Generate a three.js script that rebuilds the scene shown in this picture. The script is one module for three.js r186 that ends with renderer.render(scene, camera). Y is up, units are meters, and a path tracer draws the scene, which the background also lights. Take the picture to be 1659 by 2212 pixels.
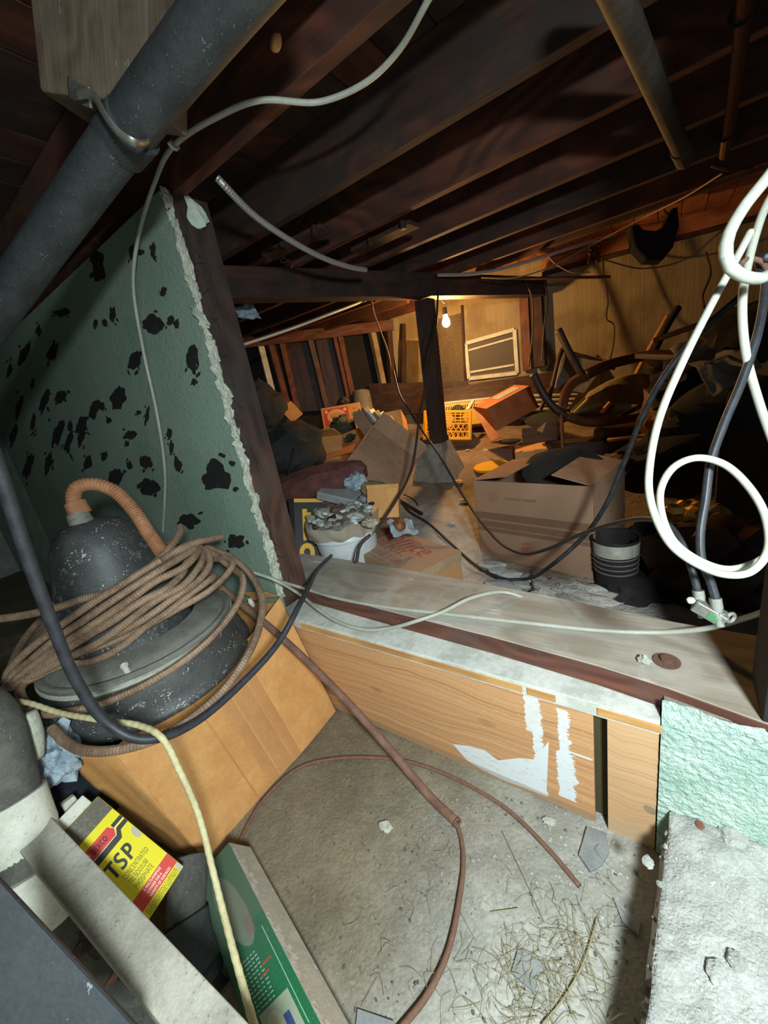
import * as THREE from 'three';
import { RoundedBoxGeometry } from 'three/addons/geometries/RoundedBoxGeometry.js';
import { mergeGeometries, mergeVertices, toCreasedNormals } from 'three/addons/utils/BufferGeometryUtils.js';
import { ImprovedNoise } from 'three/addons/math/ImprovedNoise.js';
import { RectAreaLightUniformsLib } from 'three/addons/lights/RectAreaLightUniformsLib.js';

// ---------------------------------------------------------------- camera, sky, lights, exposure
const scene = new THREE.Scene();
scene.background = new THREE.Color(0.42, 0.5, 0.58);
const renderer = new THREE.WebGLRenderer();
renderer.toneMapping = THREE.LinearToneMapping;
renderer.toneMappingExposure = 1.0;
renderer.shadowMap.enabled = true;
const FOC = 837, CX = 829.5, CY = 1106, CAMH = 1.22;            // focal length in pixels of the 1659 x 2212 frame
const RU = [0.81280384, -0.02974737, -0.58177746];             // along the stucco wall, to the right
const RY = [-0.17468948, 0.94028663, -0.29213805];             // up
const RN = [0.55572791, 0.33908133, 0.75907203];               // through the wall, away from the camera
const camera = new THREE.PerspectiveCamera(2 * Math.atan(CY / FOC) * 180 / Math.PI, 1659 / 2212, 0.02, 40);
{
  const m = new THREE.Matrix4().makeBasis(new THREE.Vector3(RU[0], RY[0], -RN[0]), new THREE.Vector3(RU[1], RY[1], -RN[1]), new THREE.Vector3(-RU[2], -RY[2], RN[2]));
  camera.quaternion.setFromRotationMatrix(m);
  camera.position.set(0, CAMH, 0);
}
RectAreaLightUniformsLib.init();
const keyLight = new THREE.RectAreaLight(new THREE.Color(0.84, 0.97, 1.0), 590, 0.17, 0.17);   // daylight stand-in set inside the room; its unseen hatch is added
keyLight.position.set(0.49, 1.47, 0.2);
keyLight.lookAt(0.0, 0.1, -0.6);
scene.add(keyLight);

// ---------------------------------------------------------------- helpers
const V = (x, y, z) => new THREE.Vector3(x, y, z);
let seedv = 7;
function rnd() { seedv = (seedv + 0x6d2b79f5) | 0; let t = Math.imul(seedv ^ (seedv >>> 15), 1 | seedv); t = (t + Math.imul(t ^ (t >>> 7), 61 | t)) ^ t; return ((t ^ (t >>> 14)) >>> 0) / 4294967296; }
const rr = (a, b) => a + (b - a) * rnd();
const pn = new ImprovedNoise();
const nz = (x, y, z) => pn.noise(x + 31.7, y + 17.3, z + 5.1);
function ray(px, py) {
  const c = [(px - CX) / FOC, -(py - CY) / FOC, 1], d = (r) => r[0] * c[0] + r[1] * c[1] + r[2] * c[2];
  return [d(RU), d(RY), d(RN)];
}
const along = (r, t) => V(r[0] * t, r[1] * t + CAMH, -r[2] * t);
const Z = (px, py, z) => along(ray(px, py), z);                                     // at a distance
const N = (px, py, n) => { const r = ray(px, py); return along(r, n / r[2]); };     // on a plane parallel to the stucco wall
const Y = (px, py, y) => { const r = ray(px, py); return along(r, (y - CAMH) / r[1]); };   // on a level plane
const lin = (x, xs, ys) => { if (x <= xs[0]) return ys[0]; for (let i = 1; i < xs.length; i++) if (x <= xs[i]) return ys[i - 1] + (ys[i] - ys[i - 1]) * (x - xs[i - 1]) / (xs[i] - xs[i - 1]); return ys[ys.length - 1]; };
// height of the dirt beyond the sill: it climbs away from the opening
const dirtY = (x, z) => CAMH + lin(-0.608 * x - 0.794 * z, [0.9, 1.9, 2.5, 2.9, 3.4, 4.6], [-0.97, -0.92, -0.81, -0.71, -0.61, -0.42]);
function G(px, py, lift = 0) { const r = ray(px, py); for (let t = 0.9; t < 9; t += 0.004) { const p = along(r, t); if (p.y < dirtY(p.x, p.z) + lift) return p; } return along(r, 6); }
function pts(list, mode, val) { return list.map((q) => q.length === 2 ? mode(q[0], q[1], val) : (q[3] || Z)(q[0], q[1], q[2])); }

const names = new Map();
function numbered(n) { const k = names.get(n) || 0; names.set(n, k + 1); return k ? n + '_' + String(k).padStart(3, '0') : n; }
function tag(o, label, category, group, kind) {
  if (label) o.userData.label = label; if (category) o.userData.category = category; if (group) o.userData.group = group; if (kind) o.userData.kind = kind;
  return o;
}
function shadows(m) { m.castShadow = true; m.receiveShadow = true; return m; }
function thing(name, label, category, base = V(0, 0, 0), group) {
  const g = new THREE.Group(); g.name = numbered(name); g.position.copy(base); scene.add(g);
  return tag(g, label, category, group);
}
function part(name, geo, mat, parent) { const m = shadows(new THREE.Mesh(geo, mat)); m.name = name; parent.add(m); return m; }
// a part whose shape is given in world coordinates
function wpart(name, geo, mat, parent) {
  const m = part(name, geo, mat, parent); let p = parent; const o = V(0, 0, 0);
  while (p && p !== scene) { o.add(p.position); p = p.parent; }
  m.position.copy(o.negate()); return m;
}
function solo(name, geo, mat, label, category, group, kind) {                     // a thing that is one mesh
  geo.computeBoundingBox(); const c = geo.boundingBox.getCenter(V(0, 0, 0)); c.y = geo.boundingBox.min.y;
  geo.translate(-c.x, -c.y, -c.z);
  const m = shadows(new THREE.Mesh(geo, mat)); m.name = numbered(name); m.position.copy(c); scene.add(m);
  return tag(m, label, category, group, kind);
}
function struct(name, geo, mat, label) { const m = shadows(new THREE.Mesh(geo, mat)); m.name = numbered(name); scene.add(m); return tag(m, label, null, null, 'structure'); }
function sgroup(name, label) { const g = new THREE.Group(); g.name = numbered(name); scene.add(g); return tag(g, label, null, null, 'structure'); }

// uv in metres, the grain along the longest side
function uvBox(g0, off = true, axis) {
  const g = g0.index ? g0.toNonIndexed() : g0; g.computeBoundingBox();
  const s = g.boundingBox.getSize(V(0, 0, 0)), L = axis ?? (s.x >= s.y && s.x >= s.z ? 0 : s.y >= s.z ? 1 : 2);
  const p = g.attributes.position, uv = new Float32Array(p.count * 2), ox = off ? rnd() * 3 : 0, oy = off ? rnd() * 3 : 0;
  const a = V(0, 0, 0), b = V(0, 0, 0), c = V(0, 0, 0);
  for (let i = 0; i < p.count; i += 3) {
    a.fromBufferAttribute(p, i); b.fromBufferAttribute(p, i + 1).sub(a); c.fromBufferAttribute(p, i + 2).sub(a); b.cross(c);
    const n = [Math.abs(b.x), Math.abs(b.y), Math.abs(b.z)], k = n[0] > n[1] && n[0] > n[2] ? 0 : n[1] > n[2] ? 1 : 2;
    const [iu, iv] = k === L ? [(k + 1) % 3, (k + 2) % 3] : [L, 3 - L - k];
    for (let j = i; j < i + 3; j++) { const q = [p.getX(j), p.getY(j), p.getZ(j)]; uv[2 * j] = q[iu] + ox; uv[2 * j + 1] = q[iv] + oy; }
  }
  g.setAttribute('uv', new THREE.BufferAttribute(uv, 2)); return g;
}
const bx = (w, h, d, b = 0.003, axis) => uvBox(new RoundedBoxGeometry(w, h, d, 1, Math.min(b, w / 2.2, h / 2.2, d / 2.2)), true, axis);
function axes(o, px, py) { const x = px.clone().sub(o).normalize(), z = x.clone().cross(py.clone().sub(o)).normalize(); return new THREE.Matrix4().makeBasis(x, z.clone().cross(x), z).setPosition(o); }
// a straight bar of section w (across) x h (up) from a to b
function bar(a, b, w, h, bev = 0.002, up = V(0, 1, 0)) {
  const L = a.distanceTo(b), g = bx(L, h, w, bev), x = b.clone().sub(a).normalize(), z = x.clone().cross(up).normalize(), y = z.clone().cross(x);
  g.applyMatrix4(new THREE.Matrix4().makeBasis(x, y, z).setPosition(a.clone().add(b).multiplyScalar(0.5))); return g;
}
// a rod, cable or hose through points
function hexa(o, a, b, c) {                                        // crushed box: a corner and the ends of its three edges
  const g = new THREE.BoxGeometry(1, 1, 1).translate(0.5, 0.5, 0.5).toNonIndexed(), e = [a, b, c].map((q) => q.clone().sub(o)), m = new THREE.Matrix4().makeBasis(...e).setPosition(o);
  g.scale(1, 1, 1); const u = uvBox(g.clone().scale(e[0].length(), e[1].length(), e[2].length()), true).attributes.uv; g.setAttribute('uv', u); g.applyMatrix4(m);
  if (m.determinant() < 0) { const p = g.attributes.position, w = g.attributes.uv; for (let i = 0; i < p.count; i += 3) { for (const t of [p, w]) for (let k = 0; k < t.itemSize; k++) { const x = t.getComponent(i, k); t.setComponent(i, k, t.getComponent(i + 1, k)); t.setComponent(i + 1, k, x); } } }
  g.computeVertexNormals(); return g;
}
function quad(a, b, c, d, off = 0.001) {                            // printed face: a bottom left, b bottom right, c top right, d top left
  const n = b.clone().sub(a).cross(d.clone().sub(a)).normalize().multiplyScalar(off), P = [a, b, c, d].map((q) => q.clone().add(n)), g = new THREE.BufferGeometry();
  g.setAttribute('position', new THREE.Float32BufferAttribute(P.flatMap((q) => q.toArray()), 3)); g.setAttribute('uv', new THREE.Float32BufferAttribute([0, 0, 1, 0, 1, 1, 0, 1], 2)); g.setIndex([0, 1, 2, 0, 2, 3]); g.computeVertexNormals(); return g;
}
function sweep(P, r, o = {}) {
  const curve = new THREE.CatmullRomCurve3(P, !!o.closed, 'centripetal'), L = curve.getLength(), seg = o.seg || 8, n = o.n || Math.max(8, Math.min(400, Math.round(L / 0.015)));
  curve.arcLengthDivisions = Math.max(400, n * 2); curve.updateArcLengths();
  const fr = curve.computeFrenetFrames(n, !!o.closed), pos = [], uv = [], idx = [], p = V(0, 0, 0);
  for (let i = 0; i <= n; i++) {
    curve.getPointAt(i / n, p); const s = L * i / n, R = typeof r === 'function' ? r(i / n, s) : r;
    for (let j = 0; j <= seg; j++) {
      const a = (j / seg) * 2 * Math.PI + (o.phase || 0), ca = Math.cos(a) * R * (o.sx || 1), sa = Math.sin(a) * R * (o.sy || 1), A = fr.normals[i], B = fr.binormals[i];
      pos.push(p.x + A.x * ca + B.x * sa, p.y + A.y * ca + B.y * sa, p.z + A.z * ca + B.z * sa); uv.push(s, (j / seg) * 2 * Math.PI * R);
    }
  }
  for (let i = 0; i < n; i++) for (let j = 0; j < seg; j++) { const k = i * (seg + 1) + j; idx.push(k, k + 1, k + seg + 1, k + 1, k + seg + 2, k + seg + 1); }
  if (!o.closed) for (const [i, flip] of [[0, 0], [n, 1]]) {
    const c = pos.length / 3; curve.getPointAt(i / n, p); pos.push(p.x, p.y, p.z); uv.push(0, 0);
    for (let j = 0; j < seg; j++) { const k = i * (seg + 1) + j; flip ? idx.push(c, k, k + 1) : idx.push(c, k + 1, k); }
  }
  let g = new THREE.BufferGeometry(); g.setAttribute('position', new THREE.Float32BufferAttribute(pos, 3)); g.setAttribute('uv', new THREE.Float32BufferAttribute(uv, 2)); g.setIndex(idx);
  if (o.flat) { g = g.toNonIndexed(); }
  g.computeVertexNormals(); return g;
}
// irregular lump
function lump(rx, ry, rz, seed, amp = 0.2, fq = 2, detail = 4, crease = 0) {
  let g = new THREE.IcosahedronGeometry(1, detail); g.deleteAttribute('normal'); g.deleteAttribute('uv'); g = mergeVertices(g, 1e-4);
  const p = g.attributes.position;
  for (let i = 0; i < p.count; i++) {
    const x = p.getX(i), y = p.getY(i), z = p.getZ(i);
    let k = 1 + amp * (nz(x * fq + seed, y * fq, z * fq) + 0.5 * nz(x * fq * 2.3, y * fq * 2.3 + seed, z * fq * 2.3));
    if (crease) k += crease * (Math.abs(nz(x * fq * 1.7 + seed * 2, y * fq * 1.7, z * fq * 1.7)) - 0.25);
    p.setXYZ(i, x * k * rx, y * k * ry, z * k * rz);
  }
  g = uvBox(g); g = mergeVertices(g, 1e-5); g.computeVertexNormals(); return g;
}
function stoneGeo(rx, ry, rz, seed, detail = 1, amp = 0.5) { const g = lump(rx, ry, rz, seed, amp, 1.6, detail).toNonIndexed(); g.computeVertexNormals(); return g; }
function mergeSmooth(g) { g = mergeVertices(g, 1e-5); g.computeVertexNormals(); return toCreasedNormals(g, 0.7); }
// a sheet through a grid of corner points a b / d c with folds, thickness t
function sheet(a, b, c, d, nx, ny, bump, t = 0.003) {
  const pos = [], uv = [], idx = [], nrm = b.clone().sub(a).cross(d.clone().sub(a)).normalize(), W = a.distanceTo(b), H = a.distanceTo(d);
  for (let s = 0; s < 2; s++) for (let j = 0; j <= ny; j++) for (let i = 0; i <= nx; i++) {
    const u = i / nx, v = j / ny, q = a.clone().lerp(b, u).lerp(d.clone().lerp(c, u), v);
    q.addScaledVector(nrm, bump(u, v) + (s ? -t : 0)); pos.push(q.x, q.y, q.z); uv.push(u * W, v * H);
  }
  const S = (nx + 1) * (ny + 1);
  for (let j = 0; j < ny; j++) for (let i = 0; i < nx; i++) { const k = j * (nx + 1) + i; idx.push(k, k + 1, k + nx + 1, k + 1, k + nx + 2, k + nx + 1); const m = k + S; idx.push(m, m + nx + 1, m + 1, m + 1, m + nx + 1, m + nx + 2); }
  const edge = (p, q) => idx.push(p, p + S, q, q, p + S, q + S);
  for (let i = 0; i < nx; i++) { edge(i, i + 1); edge(ny * (nx + 1) + i + 1, ny * (nx + 1) + i); }
  for (let j = 0; j < ny; j++) { edge((j + 1) * (nx + 1), j * (nx + 1)); edge(j * (nx + 1) + nx, (j + 1) * (nx + 1) + nx); }
  const g = new THREE.BufferGeometry(); g.setAttribute('position', new THREE.Float32BufferAttribute(pos, 3)); g.setAttribute('uv', new THREE.Float32BufferAttribute(uv, 2)); g.setIndex(idx); g.computeVertexNormals(); return g;
}
// extruded plan: points [x, z] at height y0..y1
function plan(P, y0, y1, bev = 0) {
  const s = new THREE.Shape(P.map(([x, z]) => new THREE.Vector2(x, -z)));
  const g = new THREE.ExtrudeGeometry(s, { depth: y1 - y0 - 2 * bev, bevelEnabled: bev > 0, bevelSize: bev, bevelThickness: bev, bevelSegments: 1, bevelOffset: -bev });
  g.rotateX(-Math.PI / 2); g.translate(0, y0 + bev, 0); return uvBox(g);
}
// a flat panel with corners given in the world, extruded backwards by t (away from the given normal side)
function slab(P, t, bev = 0) {
  const m = axes(P[0], P[1], P[P.length - 1]), inv = m.clone().invert();
  const s = new THREE.Shape(P.map((q) => { const l = q.clone().applyMatrix4(inv); return new THREE.Vector2(l.x, l.y); }));
  const g = uvBox(new THREE.ExtrudeGeometry(s, { depth: t, bevelEnabled: bev > 0, bevelSize: bev, bevelThickness: bev, bevelSegments: 1, bevelOffset: -bev })); g.translate(0, 0, -t); g.applyMatrix4(m); return g;
}

// ---------------------------------------------------------------- textures
function fbm(S, px, py, oct, gain, seed) {
  const out = new Float32Array(S * S); let amp = 1, tot = 0, save = seedv; seedv = seed * 7919;
  for (let o = 0; o < oct; o++) {
    const X = Math.min(S, px << o), Yp = Math.min(S, py << o), L = new Float32Array(X * Yp); for (let i = 0; i < L.length; i++) L[i] = rnd();
    for (let y = 0; y < S; y++) {
      const fy = y * Yp / S, y0 = Math.floor(fy), ty = fy - y0, wy = ty * ty * (3 - 2 * ty), r0 = (y0 % Yp) * X, r1 = ((y0 + 1) % Yp) * X;
      for (let x = 0; x < S; x++) {
        const fx = x * X / S, x0 = Math.floor(fx), tx = fx - x0, wx = tx * tx * (3 - 2 * tx), a = x0 % X, b = (x0 + 1) % X;
        const v0 = L[r0 + a] + (L[r0 + b] - L[r0 + a]) * wx, v1 = L[r1 + a] + (L[r1 + b] - L[r1 + a]) * wx;
        out[y * S + x] += amp * (v0 + (v1 - v0) * wy);
      }
    }
    tot += amp; amp *= gain;
  }
  for (let i = 0; i < out.length; i++) out[i] /= tot; seedv = save; return out;
}
function dataTex(S, fn, size, srgb = true) {
  const d = new Uint8Array(S * S * 4);
  for (let i = 0; i < S * S; i++) { const c = fn(i, i % S, (i / S) | 0); d[4 * i] = Math.max(0, Math.min(255, c[0])); d[4 * i + 1] = Math.max(0, Math.min(255, c[1])); d[4 * i + 2] = Math.max(0, Math.min(255, c[2])); d[4 * i + 3] = 255; }
  const t = new THREE.DataTexture(d, S, S, THREE.RGBAFormat); t.wrapS = t.wrapT = THREE.RepeatWrapping; t.magFilter = THREE.LinearFilter; t.minFilter = THREE.LinearMipmapLinearFilter; t.generateMipmaps = true;
  if (srgb) t.colorSpace = THREE.SRGBColorSpace; t.repeat.set(1 / size, 1 / size); t.needsUpdate = true; return t;
}
const mix = (a, b, k) => [a[0] + (b[0] - a[0]) * k, a[1] + (b[1] - a[1]) * k, a[2] + (b[2] - a[2]) * k];
const cl = (x) => Math.max(0, Math.min(1, x)), ss = (a, b, x) => { const t = cl((x - a) / (b - a)); return t * t * (3 - 2 * t); };
const std = (o) => new THREE.MeshStandardMaterial(o);
function wood(seed, light, dark, o = {}) {
  const S = 512, g = fbm(S, 2, 28, 4, 0.6, seed), w = fbm(S, 2, 4, 3, 0.5, seed + 1), d = fbm(S, 8, 8, 4, 0.6, seed + 2), f = fbm(S, 6, 128, 2, 0.6, seed + 3);
  const H = new Float32Array(S * S);
  const map = dataTex(S, (i, x, y) => {
    const ring = 0.5 + 0.5 * Math.sin((y / S * (o.rings || 9) + w[i] * (o.wave || 5)) * Math.PI * 2), k = cl(0.45 * ring + 0.75 * (g[i] - 0.25) + 0.3 * (f[i] - 0.5));
    H[i] = 0.6 * f[i] + 0.4 * g[i]; let c = mix(light, dark, k);
    if (o.dirt) c = mix(c, o.dirt, (o.dirtK || 0.6) * ss(0.42, 0.68, d[i]));
    if (o.flecks && f[i] * d[i] > o.flecks) c = mix(c, [225, 222, 210], 0.7);
    return c;
  }, o.size || 0.8);
  const bump = dataTex(S, (i) => [H[i] * 255, H[i] * 255, H[i] * 255], o.size || 0.8, false);
  return std({ map, bumpMap: bump, bumpScale: o.bump || 0.0012, roughness: o.rough || 0.85 });
}
let sharedBump;
function grit(seed, A, B, o = {}) {   // earth, concrete, stucco, dust
  const S = o.S || 512, a = fbm(S, 4, 4, 5, 0.55, seed), b = fbm(S, 24, 24, 4, 0.65, seed + 1), c = fbm(S, 128, 128, 2, 0.6, seed + 2), H = new Float32Array(S * S);
  const map = dataTex(S, (i) => {
    H[i] = (o.ha ?? 0.3) * a[i] + (o.hb ?? 0.5) * b[i] + (o.hc ?? 0.4) * c[i];
    let q = mix(A, B, cl(1.6 * (a[i] - 0.5) + 0.9 * (b[i] - 0.5) + 0.6 * (c[i] - 0.5) + 0.5));
    if (o.speck && c[i] * (0.4 + b[i]) > (o.speckT || 0.72)) q = mix(q, o.speck, 0.75);
    if (o.blot) q = mix(q, o.blot, (o.blotK || 0.7) * ss(o.b0 || 0.55, o.b1 || 0.68, a[i] * 0.6 + b[i] * 0.4));
    return q;
  }, o.size || 1);
  let bump;                                                        // small-scale relief is shared between the minor materials
  if (S === 512 && sharedBump) { bump = sharedBump.clone(); bump.repeat.set(1 / (o.size || 1), 1 / (o.size || 1)); }
  else { bump = dataTex(S, (i) => [H[i] * 220, H[i] * 220, H[i] * 220], o.size || 1, false); if (S === 512) sharedBump = bump; }
  return std({ map, bumpMap: bump, bumpScale: o.bump || 0.004, roughness: o.rough || 0.95, metalness: o.metal || 0, side: THREE.DoubleSide });
}
function canvasTex(w, h, draw) {
  const c = document.createElement('canvas'); c.width = w; c.height = h; const x = c.getContext('2d'); draw(x, w, h);
  const t = new THREE.CanvasTexture(c); t.colorSpace = THREE.SRGBColorSpace; t.anisotropy = 4; return t;
}
const rgb = (a, k = 1) => 'rgb(' + a.map((v) => Math.round(v * k)).join(',') + ')';
function speckle(x, w, h, n, col, r0, r1, a) { x.fillStyle = col; for (let i = 0; i < n; i++) { x.globalAlpha = a * rnd(); x.beginPath(); x.arc(rnd() * w, rnd() * h, rr(r0, r1), 0, 7); x.fill(); } x.globalAlpha = 1; }

const M = {
  joist: wood(11, [112, 62, 42], [50, 26, 18], { rings: 6, wave: 6, dirt: [60, 40, 31], size: 1.2 }),
  oldwood: wood(15, [76, 47, 35], [34, 21, 17], { rings: 5, dirt: [46, 37, 33], dirtK: 0.75 }),
  redwood: wood(21, [116, 70, 54], [66, 36, 28], { rings: 5, dirt: [88, 72, 66] }),
  stud: wood(19, [104, 76, 64], [54, 40, 36], { rings: 4, dirt: [74, 70, 66], dirtK: 0.8, size: 1.0 }),
  sill: wood(25, [176, 168, 154], [138, 126, 110], { rings: 8, dirt: [184, 178, 168], dirtK: 0.7, size: 1.1, flecks: 0.5 }),
  panel: wood(31, [204, 152, 104], [166, 108, 66], { rings: 7, wave: 4, dirt: [186, 150, 112], dirtK: 0.5, size: 1.1, bump: 0.0006 }),
  ledgeEdge: wood(35, [206, 158, 98], [164, 112, 60], { rings: 4 }),
  greyLumber: grit(37, [180, 176, 162], [146, 142, 128], { size: 0.4, bump: 0.0012, speck: [110, 108, 96], speckT: 0.84 }),
  whiteDirty: grit(41, [226, 226, 216], [196, 198, 188], { size: 0.35, bump: 0.0008, blot: [184, 182, 168], blotK: 0.5, b0: 0.5, rough: 0.8, speck: [150, 146, 130], speckT: 0.86 }),
  dirtFloor: grit(43, [200, 196, 184], [156, 152, 142], { S: 1024, size: 0.9, bump: 0.006, speck: [216, 210, 196], speckT: 0.8 }),
  crawlDirt: grit(47, [206, 200, 190], [162, 154, 144], { size: 0.8, bump: 0.012, speck: [200, 190, 176], speckT: 0.8 }),
  concrete: grit(51, [192, 192, 186], [148, 148, 142], { S: 1024, size: 0.5, bump: 0.006, speck: [220, 220, 212], speckT: 0.82 }),
  pier: grit(53, [150, 144, 134], [112, 106, 98], { size: 0.5, bump: 0.003 }),
  mint: grit(57, [186, 206, 192], [150, 178, 164], { S: 1024, size: 0.3, ha: 0.1, hb: 0.8, hc: 0.3, bump: 0.008, rough: 0.75, speck: [208, 222, 210], speckT: 0.8 }),
  plaster: grit(59, [198, 200, 184], [150, 154, 138], { size: 0.2, bump: 0.003 }),
  kraft: grit(61, [214, 160, 98], [196, 138, 78], { size: 0.3, bump: 0.0004, rough: 0.75 }),
  kraftDull: grit(63, [168, 132, 104], [146, 112, 88], { size: 0.4, bump: 0.0004, rough: 0.85 }),
  kraftPale: grit(65, [176, 146, 112], [158, 128, 96], { size: 0.4, bump: 0.0004, rough: 0.85 }),
  tape: grit(67, [142, 104, 74], [128, 90, 62], { size: 0.3, bump: 0.0003, rough: 0.35 }),
  tapeTan: grit(68, [200, 146, 94], [184, 130, 80], { size: 0.3, bump: 0.0003, rough: 0.35 }),
  blackSteel: grit(71, [84, 86, 84], [54, 56, 57], { S: 1024, size: 0.5, bump: 0.0006, rough: 0.55, metal: 0.25, blot: [140, 140, 134], b0: 0.55, b1: 0.68, blotK: 0.6, speck: [210, 210, 202], speckT: 0.76 }),
  nearSteel: grit(72, [56, 60, 63], [42, 46, 50], { size: 0.5, bump: 0.0004, rough: 0.5, metal: 0.2, speck: [150, 152, 150], speckT: 0.9 }),
  dustSteel: grit(73, [134, 132, 122], [100, 99, 93], { size: 0.4, bump: 0.0005, rough: 0.75, speck: [200, 198, 188], speckT: 0.86 }),
  flex: grit(75, [160, 134, 110], [112, 88, 72], { size: 0.25, bump: 0.0006, rough: 0.7, metal: 0.25 }),
  rust: grit(77, [138, 102, 82], [104, 74, 60], { size: 0.2, bump: 0.001, rough: 0.8, speck: [168, 140, 122], speckT: 0.78 }),
  rustHose: grit(78, [182, 130, 92], [140, 92, 62], { size: 0.2, bump: 0.0008, rough: 0.65 }),
  bxMetal: std({ color: 0xb4b4b0, metalness: 0.55, roughness: 0.42 }),
  zinc: grit(79, [176, 176, 166], [134, 134, 126], { size: 0.08, bump: 0.0003, rough: 0.4, metal: 0.7 }),
  wire: std({ color: 0x332a24, roughness: 0.6 }),
  wireWarm: std({ color: 0x8a6c4a, roughness: 0.6 }),
  coaxBlack: grit(81, [52, 54, 58], [34, 36, 40], { size: 0.1, bump: 0.0003, rough: 0.5 }),
  cableWhite: grit(83, [182, 184, 170], [164, 166, 152], { size: 0.2, bump: 0.0002, rough: 0.5, speck: [110, 108, 96], speckT: 0.9 }),
  cordCream: grit(85, [214, 204, 160], [186, 174, 130], { size: 0.15, bump: 0.0006, rough: 0.7, speck: [110, 96, 66], speckT: 0.84 }),
  abs: grit(87, [72, 76, 76], [48, 52, 53], { size: 0.3, bump: 0.0004, rough: 0.6, speck: [122, 124, 118], speckT: 0.82 }),
  absDust: grit(88, [98, 96, 88], [62, 62, 58], { size: 0.25, bump: 0.0006, rough: 0.85, speck: [140, 138, 128], speckT: 0.82 }),
  white: grit(91, [214, 214, 200], [188, 188, 172], { size: 0.25, bump: 0.0006, rough: 0.7, speck: [128, 124, 106], speckT: 0.82 }),
  beige: grit(93, [160, 144, 112], [132, 116, 86], { size: 1.4, bump: 0.003, blot: [124, 104, 74], b0: 0.52, b1: 0.7 }),
  darkWood: wood(95, [70, 44, 31], [36, 22, 17], { rings: 4, rough: 0.55 }),
  chairWood: wood(97, [128, 78, 48], [78, 44, 28], { rings: 4, rough: 0.5 }),
  blackCloth: grit(99, [48, 46, 44], [30, 29, 29], { size: 0.3, bump: 0.002 }),
  maroon: grit(101, [104, 62, 56], [76, 42, 38], { size: 0.25, bump: 0.0015, rough: 0.9 }),
  olive: grit(103, [150, 134, 90], [116, 102, 66], { size: 0.1, bump: 0.001 }),
  greenDark: grit(105, [70, 74, 46], [38, 42, 28], { size: 0.1, bump: 0.002, rough: 0.6 }),
  tarpGrey: grit(107, [136, 130, 122], [104, 98, 92], { size: 0.4, bump: 0.002, rough: 0.75 }),
  paleBlue: grit(109, [176, 192, 200], [132, 148, 160], { size: 0.15, bump: 0.003, rough: 0.6 }),
  navy: grit(111, [34, 38, 52], [20, 22, 32], { size: 0.2, bump: 0.003 }),
  yellowPl: std({ color: 0xd8a416, roughness: 0.5 }),
  bucketW: grit(113, [216, 222, 224], [196, 202, 204], { size: 0.3, bump: 0.0002, rough: 0.4 }),
  bag: grit(115, [196, 186, 166], [158, 144, 122], { size: 0.2, bump: 0.002, rough: 0.3 }),
  brownChip: grit(116, [120, 102, 88], [92, 76, 66], { size: 0.1, bump: 0.002 }),
  slate: grit(117, [150, 152, 150], [124, 128, 128], { size: 0.3, bump: 0.001, rough: 0.7 }),
  brick: grit(119, [142, 88, 66], [112, 66, 50], { size: 0.15, bump: 0.003 }),
  foil: std({ color: 0xc49a54, metalness: 0.7, roughness: 0.32 }),
  straw: std({ color: 0x9c9272, roughness: 0.8 }),
  black: std({ color: 0x0b0a09, roughness: 0.95 }),
  rim: wood(161, [186, 118, 76], [132, 78, 48], { rings: 4, size: 1.2 }),
  tarPaper: grit(121, [40, 36, 33], [26, 24, 22], { size: 0.4, bump: 0.002 }),
  leather: grit(123, [132, 84, 48], [92, 54, 32], { size: 0.2, bump: 0.002, rough: 0.5 }),
  copper: std({ color: 0x573626, metalness: 0.3, roughness: 0.55 }),
  greyPipe: grit(125, [80, 70, 60], [52, 45, 38], { size: 0.3, bump: 0.001, rough: 0.7 }),
};

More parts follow.
